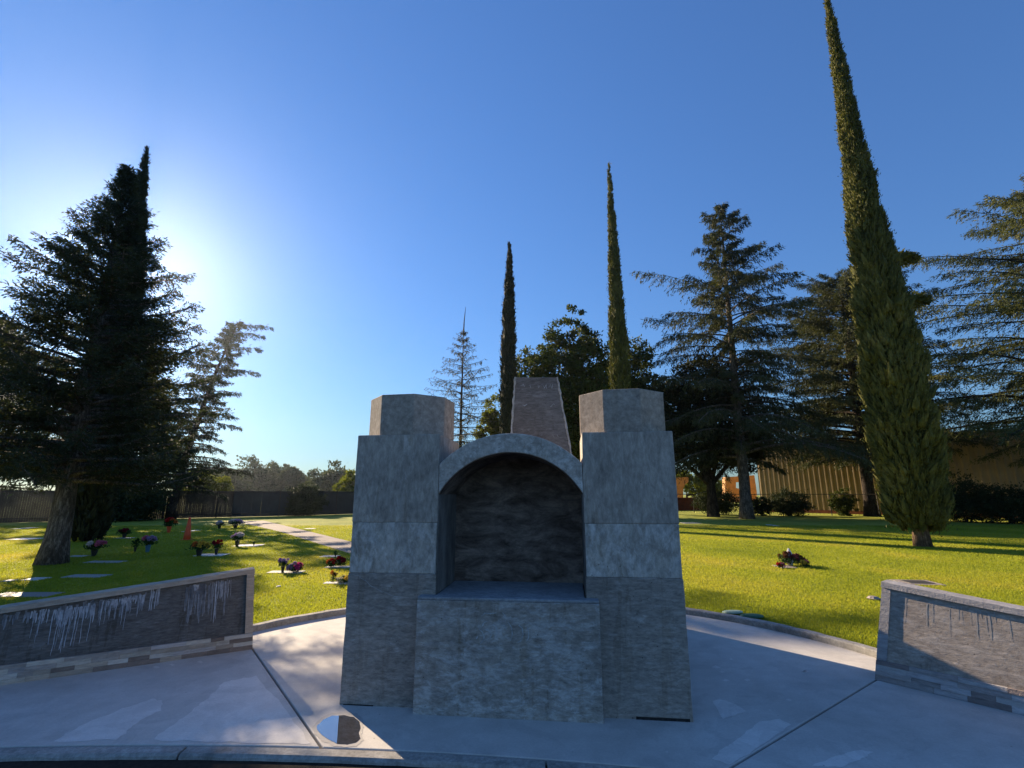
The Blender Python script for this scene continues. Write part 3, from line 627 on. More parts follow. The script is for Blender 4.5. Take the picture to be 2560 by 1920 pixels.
# ------------------------------------------------------------------ trees
def trunk_mb(mb, H, r0, rtop=.02, flare=1.5, lean=(0, 0), sides=10, rng=None, z0=-.1, wob=.0, bend=1.0):
    pts, rad = [], []
    for i in range(17):
        t = i / 16; z = z0 + (H - z0) * t
        pts.append((lean[0] * t ** bend + (rng.normal() * wob if rng is not None else 0), lean[1] * t ** bend + (rng.normal() * wob if rng is not None else 0), z))
        rad.append(r0 * (1 - t) ** .85 + rtop + (r0 * (flare - 1)) * math.exp(-max(0, z) / .35))
    mb.tube(pts, rad, sides); return pts
def cypress(name, x, y, H, Rm, label, seed, mat='cyp', lean=(0, 0), z0=.8, nclump=2200, nl=30, ls=.16, bark='barkbrown', group=None, prof=None, clump=.13, sprigs=()):
    rng = np.random.default_rng(seed)
    root = empty(name, (x, y, LZ), 0, label=label, cat='tree', group=group)
    tk = MB(); trunk_mb(tk, H * .5, Rm * .22, flare=1.35, rng=rng); tk.build('trunk', M[bark], root, smooth=True)
    prof = prof or [(0, .45), (.05, .85), (.12, 1), (.35, .92), (.6, .66), (.8, .40), (.93, .2), (1, .03)]
    pt = np.array([p[0] for p in prof]); pr = np.array([p[1] for p in prof])
    rf = lambda t: Rm * np.interp(t, pt, pr)
    mb = MB()
    core = []
    for i in range(40):
        t = i / 39; core.append((max(.02, rf(t) * .66), z0 + .08 + (H - z0) * t * .985))
    c0 = mb.n; mb.lathe(core, sides=20, jit=.12, rng=rng)
    V = mb.v[-1]; tt = np.clip((V[:, 2]) / H, 0, 1); V[:, 0] += lean[0] * tt; V[:, 1] += lean[1] * tt
    # clumps: area weighted
    ph = rng.random(6) * 6.28
    t = rng.random(nclump * 4); keep = rng.random(nclump * 4) < rf(t) / Rm + .12; t = t[keep][:nclump]
    th = rng.random(len(t)) * 2 * math.pi
    rad = rf(t) * (.66 + .34 * rng.random(len(t)) ** .6 + .07 * np.sin(th * 3 + t * 37 + ph[0]) + .06 * np.sin(th * 5 - t * 90 + ph[1]) + .05 * np.sin(t * 55 + ph[2]) + .16 * (rng.random(len(t)) > .965))
    cx = rad * np.cos(th) + lean[0] * t; cy = rad * np.sin(th) + lean[1] * t; cz = z0 + (H - z0) * t
    Cn = np.stack([cx, cy, cz], 1); out = np.stack([np.cos(th), np.sin(th), np.zeros_like(th)], 1)
    sc = clump * (.6 + .9 * rng.random(len(t))) * np.clip(rf(t) / Rm * 1.3, .45, 1)
    # every clump is a small upright spray: a ragged spindle with leaf scales round it
    K = 5; ring = [(0, 0, -.9)] + [(math.cos(6.283 * k / K) * r_, math.sin(6.283 * k / K) * r_, h_) for h_, r_ in ((-.35, .75), (.3, .6)) for k in range(K)] + [(0, 0, 1.35)]
    ring = np.array(ring); ax = out * (.30 + .35 * rng.random((len(t), 1))) + rng.normal(size=out.shape) * .16; ax[:, 2] = 1; ax /= np.linalg.norm(ax, axis=1, keepdims=True)
    e1 = np.cross(ax, np.array([1.0, .3, 0])); e1 /= np.linalg.norm(e1, axis=1, keepdims=True); e2 = np.cross(ax, e1)
    jr = 1 + rng.normal(size=(len(t), len(ring), 1)) * .16
    SV = Cn[:, None] + jr * (ring[None, :, 0:1] * e1[:, None] * (sc * .72)[:, None, None] + ring[None, :, 1:2] * e2[:, None] * (sc * .72)[:, None, None]) + ring[None, :, 2:3] * ax[:, None] * (sc * 1.5)[:, None, None]
    base_f = [(0, 1 + (k + 1) % K, 1 + k) for k in range(K)] + [(1 + k, 1 + (k + 1) % K, 1 + K + (k + 1) % K, 1 + K + k) for k in range(K)] + [(1 + K + k, 1 + K + (k + 1) % K, 1 + 2 * K) for k in range(K)]
    nr_ = len(ring); mb.add(SV.reshape(-1, 3), [tuple(i + q * nr_ for i in f_) for q in range(len(t)) for f_ in base_f])
    P = Cn[:, None, :] + rng.normal(size=(len(t), nl, 3)) * np.stack([sc, sc, sc * 2.0], 1)[:, None, :] * .5
    D = np.array([0, 0, 1.1])[None, None] + out[:, None, :] * .45 + rng.normal(size=P.shape) * .38
    P = P.reshape(-1, 3); D = D.reshape(-1, 3)
    mb.leaves(P, D, ls * (.6 + .8 * rng.random(len(P))), ls * .34 * (.6 + .8 * rng.random(len(P))), rng)
    for (tz, a, ln, up) in sprigs:   # the odd limb that breaks out of the column
        s = np.linspace(0, 1, 40); dx = np.stack([np.cos(a) * s * ln, np.sin(a) * s * ln, up * (s - s * s * .55) * ln], 1)
        base = np.array([rf(tz) * .8 * math.cos(a) + lean[0] * tz, rf(tz) * .8 * math.sin(a), z0 + (H - z0) * tz])
        q = base + dx; mb.tube(q[::5], list(np.linspace(.05, .01, 8)), 5)
        P = (q[:, None] + rng.normal(size=(40, 46, 3)) * (.13 * (1 - s * .5))[:, None, None]).reshape(-1, 3)
        D = np.repeat(np.gradient(q, axis=0), 46, 0); D /= np.linalg.norm(D, axis=1, keepdims=True); D = D + rng.normal(size=D.shape) * .5
        mb.leaves(P, D, .2, .07, rng)
    mb.build('crown', M[mat], root)
    return root

def conifer(name, x, y, H, Lmax, label, seed, mat='cedar', bark='bark', zmin=1.5, n=70, rise=.15, droop=.35, tr=.25, lean=(0, 0), shape=None, tw=18, nd=14, ls=.22, lw_=.06,
            hang=.5, spread=.05, flat=.25, group=None, flare=1.35, nose=None, up_tip=0.0, azr=None, whorl=0, minL=.25, jitL=(.65, 1.1), cat='tree', inner=.12, twl=.34, bend=1.0, extra=(), reps=3, tp_=.92):
    """trunk, limbs with side twigs and needles hanging from them"""
    rng = np.random.default_rng(seed)
    root = empty(name, (x, y, LZ), 0, label=label, cat=cat, group=group)
    tk = MB(); tp = np.array(trunk_mb(tk, H * .985, tr, rtop=.015, flare=flare, lean=lean, rng=rng, wob=.012, bend=bend))
    shape = shape or [(0, .75), (.15, 1), (.5, .72), (.8, .35), (1, .06)]
    st = [s[0] for s in shape]; sr = [s[1] for s in shape]
    mb = MB(); LP, LD = [], []
    for i in range(n + len(extra)):
        t = (min(i, n - 1) + rng.random() * .6) / n; t = t ** tp_; z = zmin + (H - zmin) * t
        if whorl: z = zmin + (H - zmin) * (math.floor(t * whorl) + rng.random() * .25) / whorl
        az = (i * 2.39996 + rng.normal() * .3) if azr is None else rng.uniform(*azr)
        L = max(minL, Lmax * np.interp(t, st, sr) * rng.uniform(*jitL))
        k = z / H; ox = np.interp(z, tp[:, 2], tp[:, 0]); oy = np.interp(z, tp[:, 2], tp[:, 1])
        dr_ = droop; s = np.linspace(0, 1, 9); r_ = rise + rng.normal() * .08 + .35 * t
        if i >= n: z, az, L, r_, dr_ = extra[i - n]; ox = np.interp(z, tp[:, 2], tp[:, 0]); oy = np.interp(z, tp[:, 2], tp[:, 1])
        h = L * (r_ * s - dr_ * s ** 2 * (1.1 - t * .7) + up_tip * s ** 4); w = np.cumsum(rng.normal(size=9) * .012) * L
        ux, uy = math.cos(az), math.sin(az)
        q = np.stack([ox + ux * s * L - uy * w, oy + uy * s * L + ux * w, z + h], 1)
        br = max(.012, tr * .30 * (1 - t * .75)) * (L / Lmax) ** .5
        tk.tube(q, [br * (1 - .85 * a) + .004 for a in s], 5, cap=False)
        # side twigs
        m = max(5, int(tw * (L / Lmax) ** .8)); ss = inner + (1 - inner) * (np.arange(m) + rng.random(m)) / m
        base = np.stack([np.interp(ss, s, q[:, a]) for a in range(3)], 1)
        tan = q[-1] - q[0]; tan[2] = 0; tan /= np.linalg.norm(tan) + 1e-9; sd_ = np.array([-tan[1], tan[0], 0])
        sg = np.where(np.arange(m) % 2 == 0, 1, -1)
        tl = L * twl * (1.15 - ss * .85) * rng.uniform(.6, 1.2, m) + .06
        td = tan[None] * rng.uniform(.45, .95, (m, 1)) + sd_[None] * (sg * rng.uniform(.4, 1.0, m))[:, None] + np.array([0, 0, 1])[None] * rng.normal(-.10 - hang * .22, flat * .6, (m, 1))
        td /= np.linalg.norm(td, axis=1, keepdims=True)
        u = (np.arange(nd) + .5) / nd
        pp = base[:, None] + td[:, None] * (u[None, :, None] * tl[:, None, None]); pp[..., 2] -= (hang * .45 * (u ** 2)[None] * tl[:, None])
        for j in range(0, m, 2):
            tk.tube([base[j], pp[j, nd // 2], pp[j, -1]], [.012, .008, .003], 3, cap=False)
        P = np.repeat(pp.reshape(-1, 3), reps, 0); P = P + rng.normal(size=P.shape) * spread
        D = np.repeat(np.repeat(td, nd, 0), reps, 0) * .7 + rng.normal(size=P.shape) * .45; D[:, 2] -= hang * .7
        LP.append(P); LD.append(D)
        # needles along the limb itself
        k2 = int(nd * 2.2); s2 = rng.uniform(.25, 1, k2); P = np.stack([np.interp(s2, s, q[:, a]) for a in range(3)], 1) + rng.normal(size=(k2, 3)) * spread
        D = rng.normal(size=P.shape) * .6 + tan; D[:, 2] -= hang * .6; LP.append(P); LD.append(D)
    P = np.concatenate(LP); D = np.concatenate(LD)
    mb.leaves(P, D, ls * (.5 + .9 * rng.random(len(P))), lw_ * (.6 + .8 * rng.random(len(P))), rng)
    tk.build('trunk', M[bark], root, smooth=True); mb.build('crown', M[mat], root)
    return root

def broadleaf(name, x, y, lobes, label, seed, mat='broad', bark='barkdark', tr=.3, nleaf=24000, ls=.2, z1=None, group=None, cat='tree', trunk=True, stems=1, lump=.55):
    """lobes: (dx,dy,z,rx,rz) masses of leaves carried by limbs"""
    rng = np.random.default_rng(seed)
    root = empty(name, (x, y, LZ), 0, label=label, cat=cat, group=group)
    tk = MB(); z1 = z1 or min(l[2] for l in lobes) * .7
    for q in range(stems):
        off = np.array([rng.normal(), rng.normal()]) * (0 if stems == 1 else .12)
        tk.tube([(off[0] * .5, off[1] * .5, -.1), (off[0], off[1], z1 * .5), (off[0] * 1.5, off[1] * 1.5, z1)], [tr * 1.25, tr * .9, tr * .7], 8)
    for l in lobes:
        e = np.array([l[0], l[1], l[2]]); m_ = e * .5; m_[2] = z1 + (l[2] - z1) * .45
        tk.tube([(0, 0, z1 * .85), tuple(m_), tuple(e)], [tr * .5, tr * .35, tr * .12], 5)
        for k in range(5):
            d = rng.normal(size=3); d /= np.linalg.norm(d); f_ = e + d * np.array([l[3], l[3], l[4]]) * .75
            tk.tube([tuple(e), tuple((e + f_) / 2 + rng.normal(size=3) * .05 * l[3]), tuple(f_)], [tr * .14, tr * .08, .006], 4, cap=False)
    mb = MB(); vol = np.array([l[3] ** 2 for l in lobes]); vol /= vol.sum()
    for l, w in zip(lobes, vol):
        N = int(nleaf * w); nc = max(10, N // 60)
        d = rng.normal(size=(nc, 3)); d /= np.linalg.norm(d, axis=1, keepdims=True)
        r_ = (.55 + .5 * rng.random(nc)) * (1 + .2 * np.sin(d[:, 0] * 5 + d[:, 1] * 4 + seed))
        cc = np.array([l[0], l[1], l[2]]) + d * r_[:, None] * np.array([l[3], l[3], l[4]])
        sc = l[3] * .16 * (.6 + rng.random(nc))
        P = (cc[:, None] + rng.normal(size=(nc, 60, 3)) * sc[:, None, None] * lump * np.array([1, 1, .7])).reshape(-1, 3)
        D = rng.normal(size=P.shape) + np.repeat(d, 60, 0) * .7; D[:, 2] -= .2
        mb.leaves(P, D, ls * (.6 + .8 * rng.random(len(P))), ls * .55 * (.6 + .8 * rng.random(len(P))), rng)
    tk.build('trunk' if cat == 'tree' else 'stems', M[bark], root); mb.build('crown' if cat == 'tree' else 'foliage', M[mat], root)
    return root

GC = 'tall narrow cypresses on the lawn'
# big cypress on the right
bx, by = gp(2308, 1368)
cypress('cypress_tree', bx, by, 21.0, .84, 'huge narrow green cypress on the right lawn, nearest of the cypresses', 1, 'cyp', (0, 0), .55, 6200, 18, .095, 'barkbrown', GC,
        [(0, .55), (.02, .85), (.08, 1.02), (.22, 1.0), (.42, .74), (.62, .46), (.8, .28), (.92, .16), (1, .03)], .125, [(.43, 0.15, 1.2, .85), (.36, .1, 1.15, .5)])
cypress('cypress_tree', 6.2, 27.1, 21.8, .54, 'slim green cypress rising just behind the right octagon cap', 2, 'cyp', (-.1, 0), .8, 2600, 16, .11, 'barkbrown', GC, None, .12)
mx_, my_ = gp(1268, 1302)
mx_, my_ = -.28, 30.0
cypress('cypress_tree', mx_, my_, 18.0, .42, 'thin dark brownish cypress behind the left side of the arch', 3, 'cypdark', (.12, 0), .8, 2200, 16, .12, 'barkdark', GC,
        [(0, .6), (.1, .95), (.35, 1), (.65, .85), (.8, .62), (.9, .38), (.97, .2), (1, .04)], .13)
lx, ly = -14.6, 17.6
cypress('cypress_tree', lx, ly, 15.5, .60, 'dark narrow cypress on the left overlapping the shaggy redwood', 4, 'cypdark', (-.45, 0), .12, 2600, 20, .10, 'barkdark', GC,
        [(0, .62), (.06, .9), (.2, 1), (.5, .95), (.72, .62), (.88, .28), (.96, .10), (1, .02)], .13)
# redwood on the left
rx, ry = gp(130, 1412)
conifer('redwood_tree', rx, ry, 10.35, 2.8, 'broad shaggy dark redwood with pale grey trunk on the left lawn, hiding the sun', 5, 'redwood', 'bark', 1.9, 275, .10, .12, .22, (.0, 0),
        [(0, 1), (.1, 1.0), (.28, .88), (.55, .60), (.77, .27), (.9, .10), (1, .02)], 26, 10, .10, .028, .15, .05, .55, flare=1.5, up_tip=.14, jitL=(.6, 1.2), inner=.3, twl=.26, minL=.1, tp_=1.12)
# drooping cedar behind the redwood
gx, gy = gp(425, 1299)
conifer('cedar_tree', gx, gy, 13.2, 3.9, 'bent topped cedar with drooping branch tips just right of the redwood', 6, 'oak', 'barkdark', 2.0, 108, .12, .26, .26, (2.6, 0),
        [(0, .8), (.1, 1.0), (.3, .72), (.55, .50), (.8, .36), (1, .16)], 18, 9, .22, .05, .6, .05, jitL=(.5, 1.15), twl=.2, bend=1.5, extra=[(12.9, .1, 2.3, .35, .75), (12.5, .3, 2.0, .2, .6), (11.4, .0, 2.5, .1, .4), (9.8, .1, 2.8, .1, .35), (12.0, 3.0, 1.0, .2, .2)])
GH = 'tall trees beyond the slatted fence, mostly hidden by the redwood'
conifer('evergreen_tree', -27.5, 35.0, 13.5, 4.8, 'tall evergreen beyond the slatted fence, behind the middle of the redwood', 71, 'redwood', 'barkdark', 1.6, 110, .15, .15, .3, (0, 0), None, 18, 10, .30, .10, .3, .12, group=GH)
conifer('evergreen_tree', -36.0, 33.0, 13.5, 5.4, 'tall evergreen beyond the slatted fence, left of the redwood trunk', 72, 'redwood', 'barkdark', 1.6, 110, .15, .15, .3, (0, 0), None, 18, 10, .30, .10, .3, .12, group=GH)
# thin half bare conifer
conifer('half_bare_conifer', -4.45, 42.0, 16.2, 4.0, 'thin half bare conifer with see-through branches above the left side of the arch', 7, 'sparse', 'barkdark', 4.0, 140, -.02, .16, .17, (.1, 0),
        [(0, .9), (.25, 1.0), (.5, .84), (.72, .56), (.9, .24), (1, .03)], 14, 4, .16, .045, 1.1, .05, .12, whorl=20, up_tip=.12, minL=.08, twl=.14, jitL=(.7, 1.05), reps=2)
MB().tube([(-4.36, 42.0, 15.6), (-4.33, 42.0, 16.8), (-4.22, 42.0, 18.2)], [.07, .05, .015], 5).build('dead_leader', M['barkdark'], bpy.data.objects['half_bare_conifer']).matrix_parent_inverse = bpy.data.objects['half_bare_conifer'].matrix_basis.inverted() if False else bpy.data.objects['half_bare_conifer'].matrix_parent_inverse
o = bpy.data.objects['dead_leader']; o.location = (4.45, -42.0, 0)
# round broadleaf trees behind the monument
GT = 'leafy trees behind the fireplace'
broadleaf('broadleaf_tree', 4.9, 40.0, [(0, 0, 14.6, 1.9, 2.2), (-1.0, 0, 12.0, 2.4, 2.0), (1.6, 0, 12.4, 2.2, 2.0), (-3.2, .3, 11.6, 1.9, 2.2), (0, 0, 9.0, 3.6, 2.4), (-2.6, 0, 8.4, 2.4, 2.2), (2.6, .5, 8.6, 2.6, 2.4), (0, 0, 6.0, 3.4, 2.0)],
          'tall lumpy green tree between the two thin cypresses', 8, 'broad', tr=.3, nleaf=60000, ls=.26, group=GT)
broadleaf('broadleaf_tree', 10.6, 43.0, [(0, 0, 13.0, 2.3, 2.2), (-2.0, 0, 11.0, 2.4, 2.2), (1.8, 0, 10.0, 2.2, 1.8), (0, 0, 8.0, 3.2, 2.4), (-1.5, 0, 5.6, 3.0, 2.0)],
          'green leafy tree partly hidden behind the slim cypress and right cap', 9, 'broad', tr=.3, nleaf=38000, ls=.26, group=GT)
broadleaf('broadleaf_tree', -1.1, 44.0, [(0, 0, 8.6, 1.7, 1.6), (.6, 0, 6.6, 1.8, 1.6), (-1, 0, 6.4, 1.5, 1.3)], 'small yellow green leafy tree low beside the half bare conifer', 10, 'yel', tr=.16, nleaf=14000, ls=.24, group=GT)
broadleaf('oak_tree', 14.3, 36.0, [(0, 0, 9.4, 3.0, 2.4), (-2.6, 0, 7.4, 2.6, 2.2), (1.6, 0, 7.0, 3.0, 2.4), (-1.0, 0, 5.4, 3.4, 1.9), (2.8, .5, 4.8, 2.2, 1.6), (-3.4, 0, 5.2, 1.8, 1.4)],
          'low dark spreading oak to the right of the right pier', 11, 'oak', tr=.4, nleaf=52000, ls=.22, z1=2.6)
# deodar cedars
GD_ = 'spreading cedars on the right'
cx_, cy_ = gp(1868, 1298)
conifer('cedar_tree', cx_, cy_, 22.6, 6.6, 'tall ragged cedar with bare grey lower trunk, left of the big cypress', 12, 'cedar', 'bark', 3.8, 150, .18, .40, .36, (.3, 0),
        [(0, .95), (.12, 1.0), (.38, .74), (.55, .74), (.68, .58), (.76, .26), (.9, .26), (1, .08)], 32, 11, .24, .05, 1.0, .07, .3, GD_, 1.4, jitL=(.4, 1.2), twl=.23, inner=.15,
        extra=[(15.6, 3.0, 6.4, .42, .22), (12.6, 3.1, 6.0, .3, .22), (16.2, .1, 4.6, .55, .15), (18.2, .2, 3.4, .6, .1), (5.6, .0, 8.0, -.02, .22), (6.8, .3, 7.6, .05, .3), (7.8, -.3, 7.8, .1, .3), (9.4, .1, 7.4, .15, .3), (10.6, -.1, 6.8, .2, .3), (4.8, -.4, 6.8, .05, .3), (9.0, 3.2, 6.2, .2, .3)])
conifer('cedar_tree', 26.4, 37.2, 18.6, 7.4, 'wide dark cedar in front of the tan building, half behind the big cypress', 13, 'cedar', 'barkdark', 3.8, 230, .20, .30, .42, (.3, 0),
        [(0, .9), (.2, 1.0), (.5, .9), (.8, .62), (1, .25)], 34, 11, .24, .05, .5, .08, .25, GD_, 1.4, jitL=(.45, 1.15), twl=.24, inner=.2, extra=[(6.2, 3.1, 8.5, .1, .3), (6.8, -.2, 8.5, .1, .3), (8, -.5, 8, .1, .25), (5.4, .3, 7.5, .1, .3)])
conifer('cedar_tree', 31.6, 25.6, 19.4, 8.8, 'large cedar with layered sunlit boughs at the right edge', 14, 'cedar_sun_painted', 'barkdark', 3.8, 150, .20, .30, .42, (0, 0),
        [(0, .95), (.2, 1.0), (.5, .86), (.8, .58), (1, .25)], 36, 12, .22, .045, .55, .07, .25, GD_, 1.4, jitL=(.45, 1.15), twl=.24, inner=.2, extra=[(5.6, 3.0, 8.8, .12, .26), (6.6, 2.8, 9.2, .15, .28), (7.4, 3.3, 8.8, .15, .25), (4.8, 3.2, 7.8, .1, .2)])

# ------------------------------------------------------------------ far trees, shrubs
GF = 'distant trees beyond the left fence'
for i, (px, py, Y, w, lab) in enumerate([(545, 1172, 95, 5.0, 'low distant tree showing behind the tips of the bent cedar'), (640, 1150, 115, 6.6, 'tallest hazy round tree beyond the left fence'), (690, 1166, 125, 4.6, 'hazy tree just right of the tallest distant round tree'),
                                          (770, 1196, 120, 4.0, 'small hazy distant tree above the round fence shrub'), (838, 1172, 100, 6.0, 'hazy distant tree near the left pier'), (590, 1180, 130, 5.0, 'pale distant tree left of the tallest round one')]):
    X, _, Z = at(px, py, Y); rg = np.random.default_rng(i)
    lob = [(0, 0, Z - w * .35, w * .62, w * .42), (-w * .55, 0, Z - w * .75, w * .55, w * .42), (w * .55, 0, Z - w * .8, w * .55, w * .42), (0, 0, Z * .45, w * .9, w * .4), (w * .2, 0, Z * .25, w * .9, Z * .2)]
    broadleaf('distant_tree', X, Y, lob, lab, 40 + i, 'far', tr=.35, nleaf=9000, ls=.75, group=GF, lump=.8)
X, _, Z = at(728, 1176, 110)
conifer('distant_conifer', X, 110, Z, 5.0, 'hazy distant conifer with spiky top between the round trees', 47, 'far', 'barkdark', 1.5, 46, .1, .1, .3, (0, 0), None, 10, 7, .8, .3, .2, .25, group=GF)
X, _, Z = at(872, 1178, 52)
broadleaf('broadleaf_tree', X + .8, 52, [(0, 0, Z - 1.0, 1.5, 1.2), (-1.3, 0, Z - 1.9, 1.0, .8), (1.2, 0, Z - 1.8, 1.4, 1.3), (0, 0, 2.2, 1.6, 1.2)], 'bright yellow green tree touching the left pier above the fence', 48, 'yel', tr=.12, nleaf=9000, ls=.26)
X, _, Z = at(500, 1210, 46)
broadleaf('broadleaf_tree', X - .6, 46, [(0, 0, 2.6, 1.8, 1.2), (2, 0, 2.2, 1.4, .8)], 'yellow green bush top peeping over the fence under the bent cedar', 49, 'yel', tr=.12, nleaf=9000, ls=.24)
X, _, Z = at(1715, 1212, 75)
broadleaf('distant_tree', X, 75, [(0, 0, 3.4, 2.6, 1.6), (2.6, 0, 2.4, 2.2, 1.4), (5.0, 0, 2.2, 2.4, 1.4)], 'sunlit tan green trees low between orange steel shapes', 50, 'yel', tr=.2, nleaf=7000, ls=.4)
X, _, Z = at(1760, 1203, 80)
conifer('distant_conifer', X, 80, Z, 1.9, 'small spiky dark tree beside the thin light pole', 51, 'far', 'barkdark', .6, 26, .3, .2, .15, (0, 0), None, 8, 6, .4, .12, .2, .12)

GS = 'dark shrubs along the fences'
def shrub(px, py, w, h, lab, seed, mat='shrub', n=9000, ls=.11, Y=None, stems=5):
    if Y is None: x, y = gp(px, py)
    else: x, _, _ = at(px, py, Y); y = Y
    lob = [(0, 0, h * .62, w * .36, h * .34), (-w * .24, .1, h * .45, w * .28, h * .3), (w * .24, -.1, h * .48, w * .28, h * .32), (0, -.2, h * .28, w * .36, h * .26)]
    return broadleaf('shrub', x, y, lob, lab, seed, mat, 'barkdark', .04, n, ls, h * .25, GS, 'shrub', stems=stems, lump=.75)
shrub(318, 1303, 3.9, 2.2, 'open many stemmed shrub by the slatted fence right of the dark cypress', 60, 'shrub', 15000, .13)
shrub(757, 1290, 3.1, 2.3, 'rounded shrub with pale top leaves against the dark screened fence', 61, 'shrub', 16000, .15)
shrub(1795, 1287, 3.6, 2.0, 'dense dark shrub just left of the bare cedar trunk', 62, n=14000)
shrub(1905, 1290, 1.6, 1.6, 'small dark shrub just right of the bare cedar trunk', 66, n=7000)
shrub(1975, 1290, 2.9, 1.9, 'dark shrub in front of the tan wall, right of the bare cedar trunk', 63, n=13000)
shrub(2110, 1290, 1.7, 2.0, 'grey green shrub in front of the tan wall, left of the big cypress', 64, 'broad', 8000)
shrub(2420, 1306, 3.6, 2.6, 'large dark shrub in front of the tan wall, right of the big cypress', 65, n=16000)
shrub(2535, 1310, 3.4, 2.0, 'dark shrub at the right edge under the large cedar', 67, n=13000)

# ------------------------------------------------------------------ fences
def fence_run(pts): return [np.array(p, float) for p in pts]
fl = empty('slatted_fence', (-30, 26, LZ), 0, label='brown slatted fence behind the redwood on the far left', cat='fence')
def wpt(root, p, z): return (p[0] - root.location.x, p[1] - root.location.y, z)
def run(root, P, slatw, gap, h, smat, pmat, name):
    mb = MB(); rng = random.Random(9)
    for a, b in zip(P[:-1], P[1:]):
        L_ = np.linalg.norm(b - a); d = (b - a) / L_; nn = np.array([-d[1], d[0]]); u = 0
        while u < L_:
            p = a + d * u; q = a + d * min(L_, u + slatw); o_ = rng.uniform(-.012, .012); hh = h + rng.uniform(-.01, .01)
            v = [(*(p - nn * (.012 + o_)), .02), (*(q - nn * (.012 + o_)), .02), (*(q + nn * (.012 - o_)), .02), (*(p + nn * (.012 - o_)), .02)]
            v += [(x, y, hh) for x, y, _ in v]; v = [(x - root.location.x, y - root.location.y, z) for x, y, z in v]
            mb.hexa(v); u += slatw + gap
    mb.build(name, smat, root)
    for a, b in zip(P[:-1], P[1:]):
        L_ = np.linalg.norm(b - a); d = (b - a) / L_; u = 0; nn = np.array([-d[1], d[0]])
        while u < L_:
            p = a + d * u - nn * .07; MB().tube([wpt(root, p, -.05), wpt(root, p, h + .03)], .035, 8).build('post', pmat, root); u += 3.0
        for z in (.25, h - .06):
            MB().tube([wpt(root, a - nn * .05, z), wpt(root, b - nn * .05, z)], .025, 6).build('rail', pmat, root)
run(fl, fence_run([(-42, 18), (-31, 25.8), (-25.0, 31.0), (-19.5, 35.2)]), .10, .0035, 1.78, M['slat'], M['iron'], 'slats')
fs = empty('screened_fence', (-15, 39, LZ), 0, label='fence covered with dark blue green privacy screen left of the fireplace', cat='fence')
run(fs, fence_run([(-19.5, 35.2), (-16.0, 37.6), (-12.5, 41.0), (-6, 46.5), (2, 53)]), .60, .004, 1.78, M['screen'], M['iron'], 'screen')
fr = empty('chain_link_fence', (24, 40, LZ), 0, label='thin dark wire fence in front of the tan building and shrubs', cat='fence')
P = fence_run([(8, 48.5), (17.5, 43.5), (24.0, 38.0), (30.0, 30.5), (36, 22)])
for a, b in zip(P[:-1], P[1:]):
    L_ = np.linalg.norm(b - a); d = (b - a) / L_; u = 0
    while u < L_:
        p = a + d * u; MB().tube([wpt(fr, p, -.05), wpt(fr, p, 1.58)], .03, 6).build('post', M['iron'], fr); u += 3.0
    MB().tube([wpt(fr, a, 1.56), wpt(fr, b, 1.56)], .028, 6).build('top_rail', M['iron'], fr)
    mb = MB()
    k = 0; nn = int(L_ / .25)
    for i in range(nn):
        a_ = a + d * (i * L_ / nn); b_ = a + d * ((i + 1) * L_ / nn)
        mb.tube([wpt(fr, a_, .05), wpt(fr, b_, .8), wpt(fr, a_, 1.55)], .006, 3, cap=False); mb.tube([wpt(fr, b_, .05), wpt(fr, a_, .8), wpt(fr, b_, 1.55)], .006, 3, cap=False)
    mb.build('wire_mesh', M['iron'], fr)

# ------------------------------------------------------------------ tan metal building, low rust wall, orange steel shapes
bo = np.array([22.9, 46.4]); bd = np.array([math.sin(R(142)), math.cos(R(142))]); bn = np.array([bd[1], -bd[0]])
bn = bn if bn @ -bo > 0 else -bn
bld = empty('metal_building', (bo[0], bo[1], LZ), 0, label='long tan corrugated metal building behind the trees on the right', cat='building')
def corrug(a, d, nrm, L_, h0, h1, pitch=.42, dep=.055):
    prof = [(0, 0), (.30, 0), (.42, 1), (.62, 1), (.74, 0)]
    v = []; k = int(L_ / pitch)
    for i in range(k):
        for u, e in prof:
            p = a + d * ((i + u) * pitch) + nrm * (e * dep); v.append(p)
    n_ = len(v); V = [(p[0], p[1], 0.25) for p in v] + [(p[0], p[1], h0 + (h1 - h0) * i / n_) for i, p in enumerate(v)]
    return MB().add(V, [(i, i + 1, i + 1 + n_, i + n_) for i in range(n_ - 1)])
corrug(np.zeros(2), bd, bn, 34, 6.0, 5.6).build('wall', M['tin'], bld)
bd2 = -bn
corrug(np.zeros(2), bd2, -bd, 16, 6.1, 7.0).build('wall', M['tin'], bld)
e = bd * 34; g = bd2 * 16
MB().hexa([(*(-bd * .15 + bn * .2), 5.98), (*(e + bn * .2), 5.58), (*(e + g), 6.7), (*(g - bd * .15), 7.2), (*(-bd * .15 + bn * .2), 6.1), (*(e + bn * .2), 5.7), (*(e + g), 6.8), (*(g - bd * .15), 7.3)]).build('roof', M['tin'], bld)
v0 = bn * .07
MB().hexa([(*(v0), -.05), (*(e + v0), -.05), (*(e), -.05), (0, 0, -.05), (*(v0), .26), (*(e + v0), .26), (*(e), .26), (0, 0, .26)]).build('base_trim', M['tinred'], bld)
x0, y0, _ = at(1684, 1260, 50); x1, _, _ = at(1800, 1260, 50)
rw_ = empty('low_rust_wall', (x0, 50, LZ), 0, label='low rust brown wall beyond the wire fence right of the monument', cat='wall')
MB().box(-3, x1 - x0, 0, .2, -.05, 1.12).build('wall_body', M['rust'], rw_); MB().box(-3, x1 - x0, -.06, .26, 1.122, 1.24).build('coping', M['rust'], rw_)
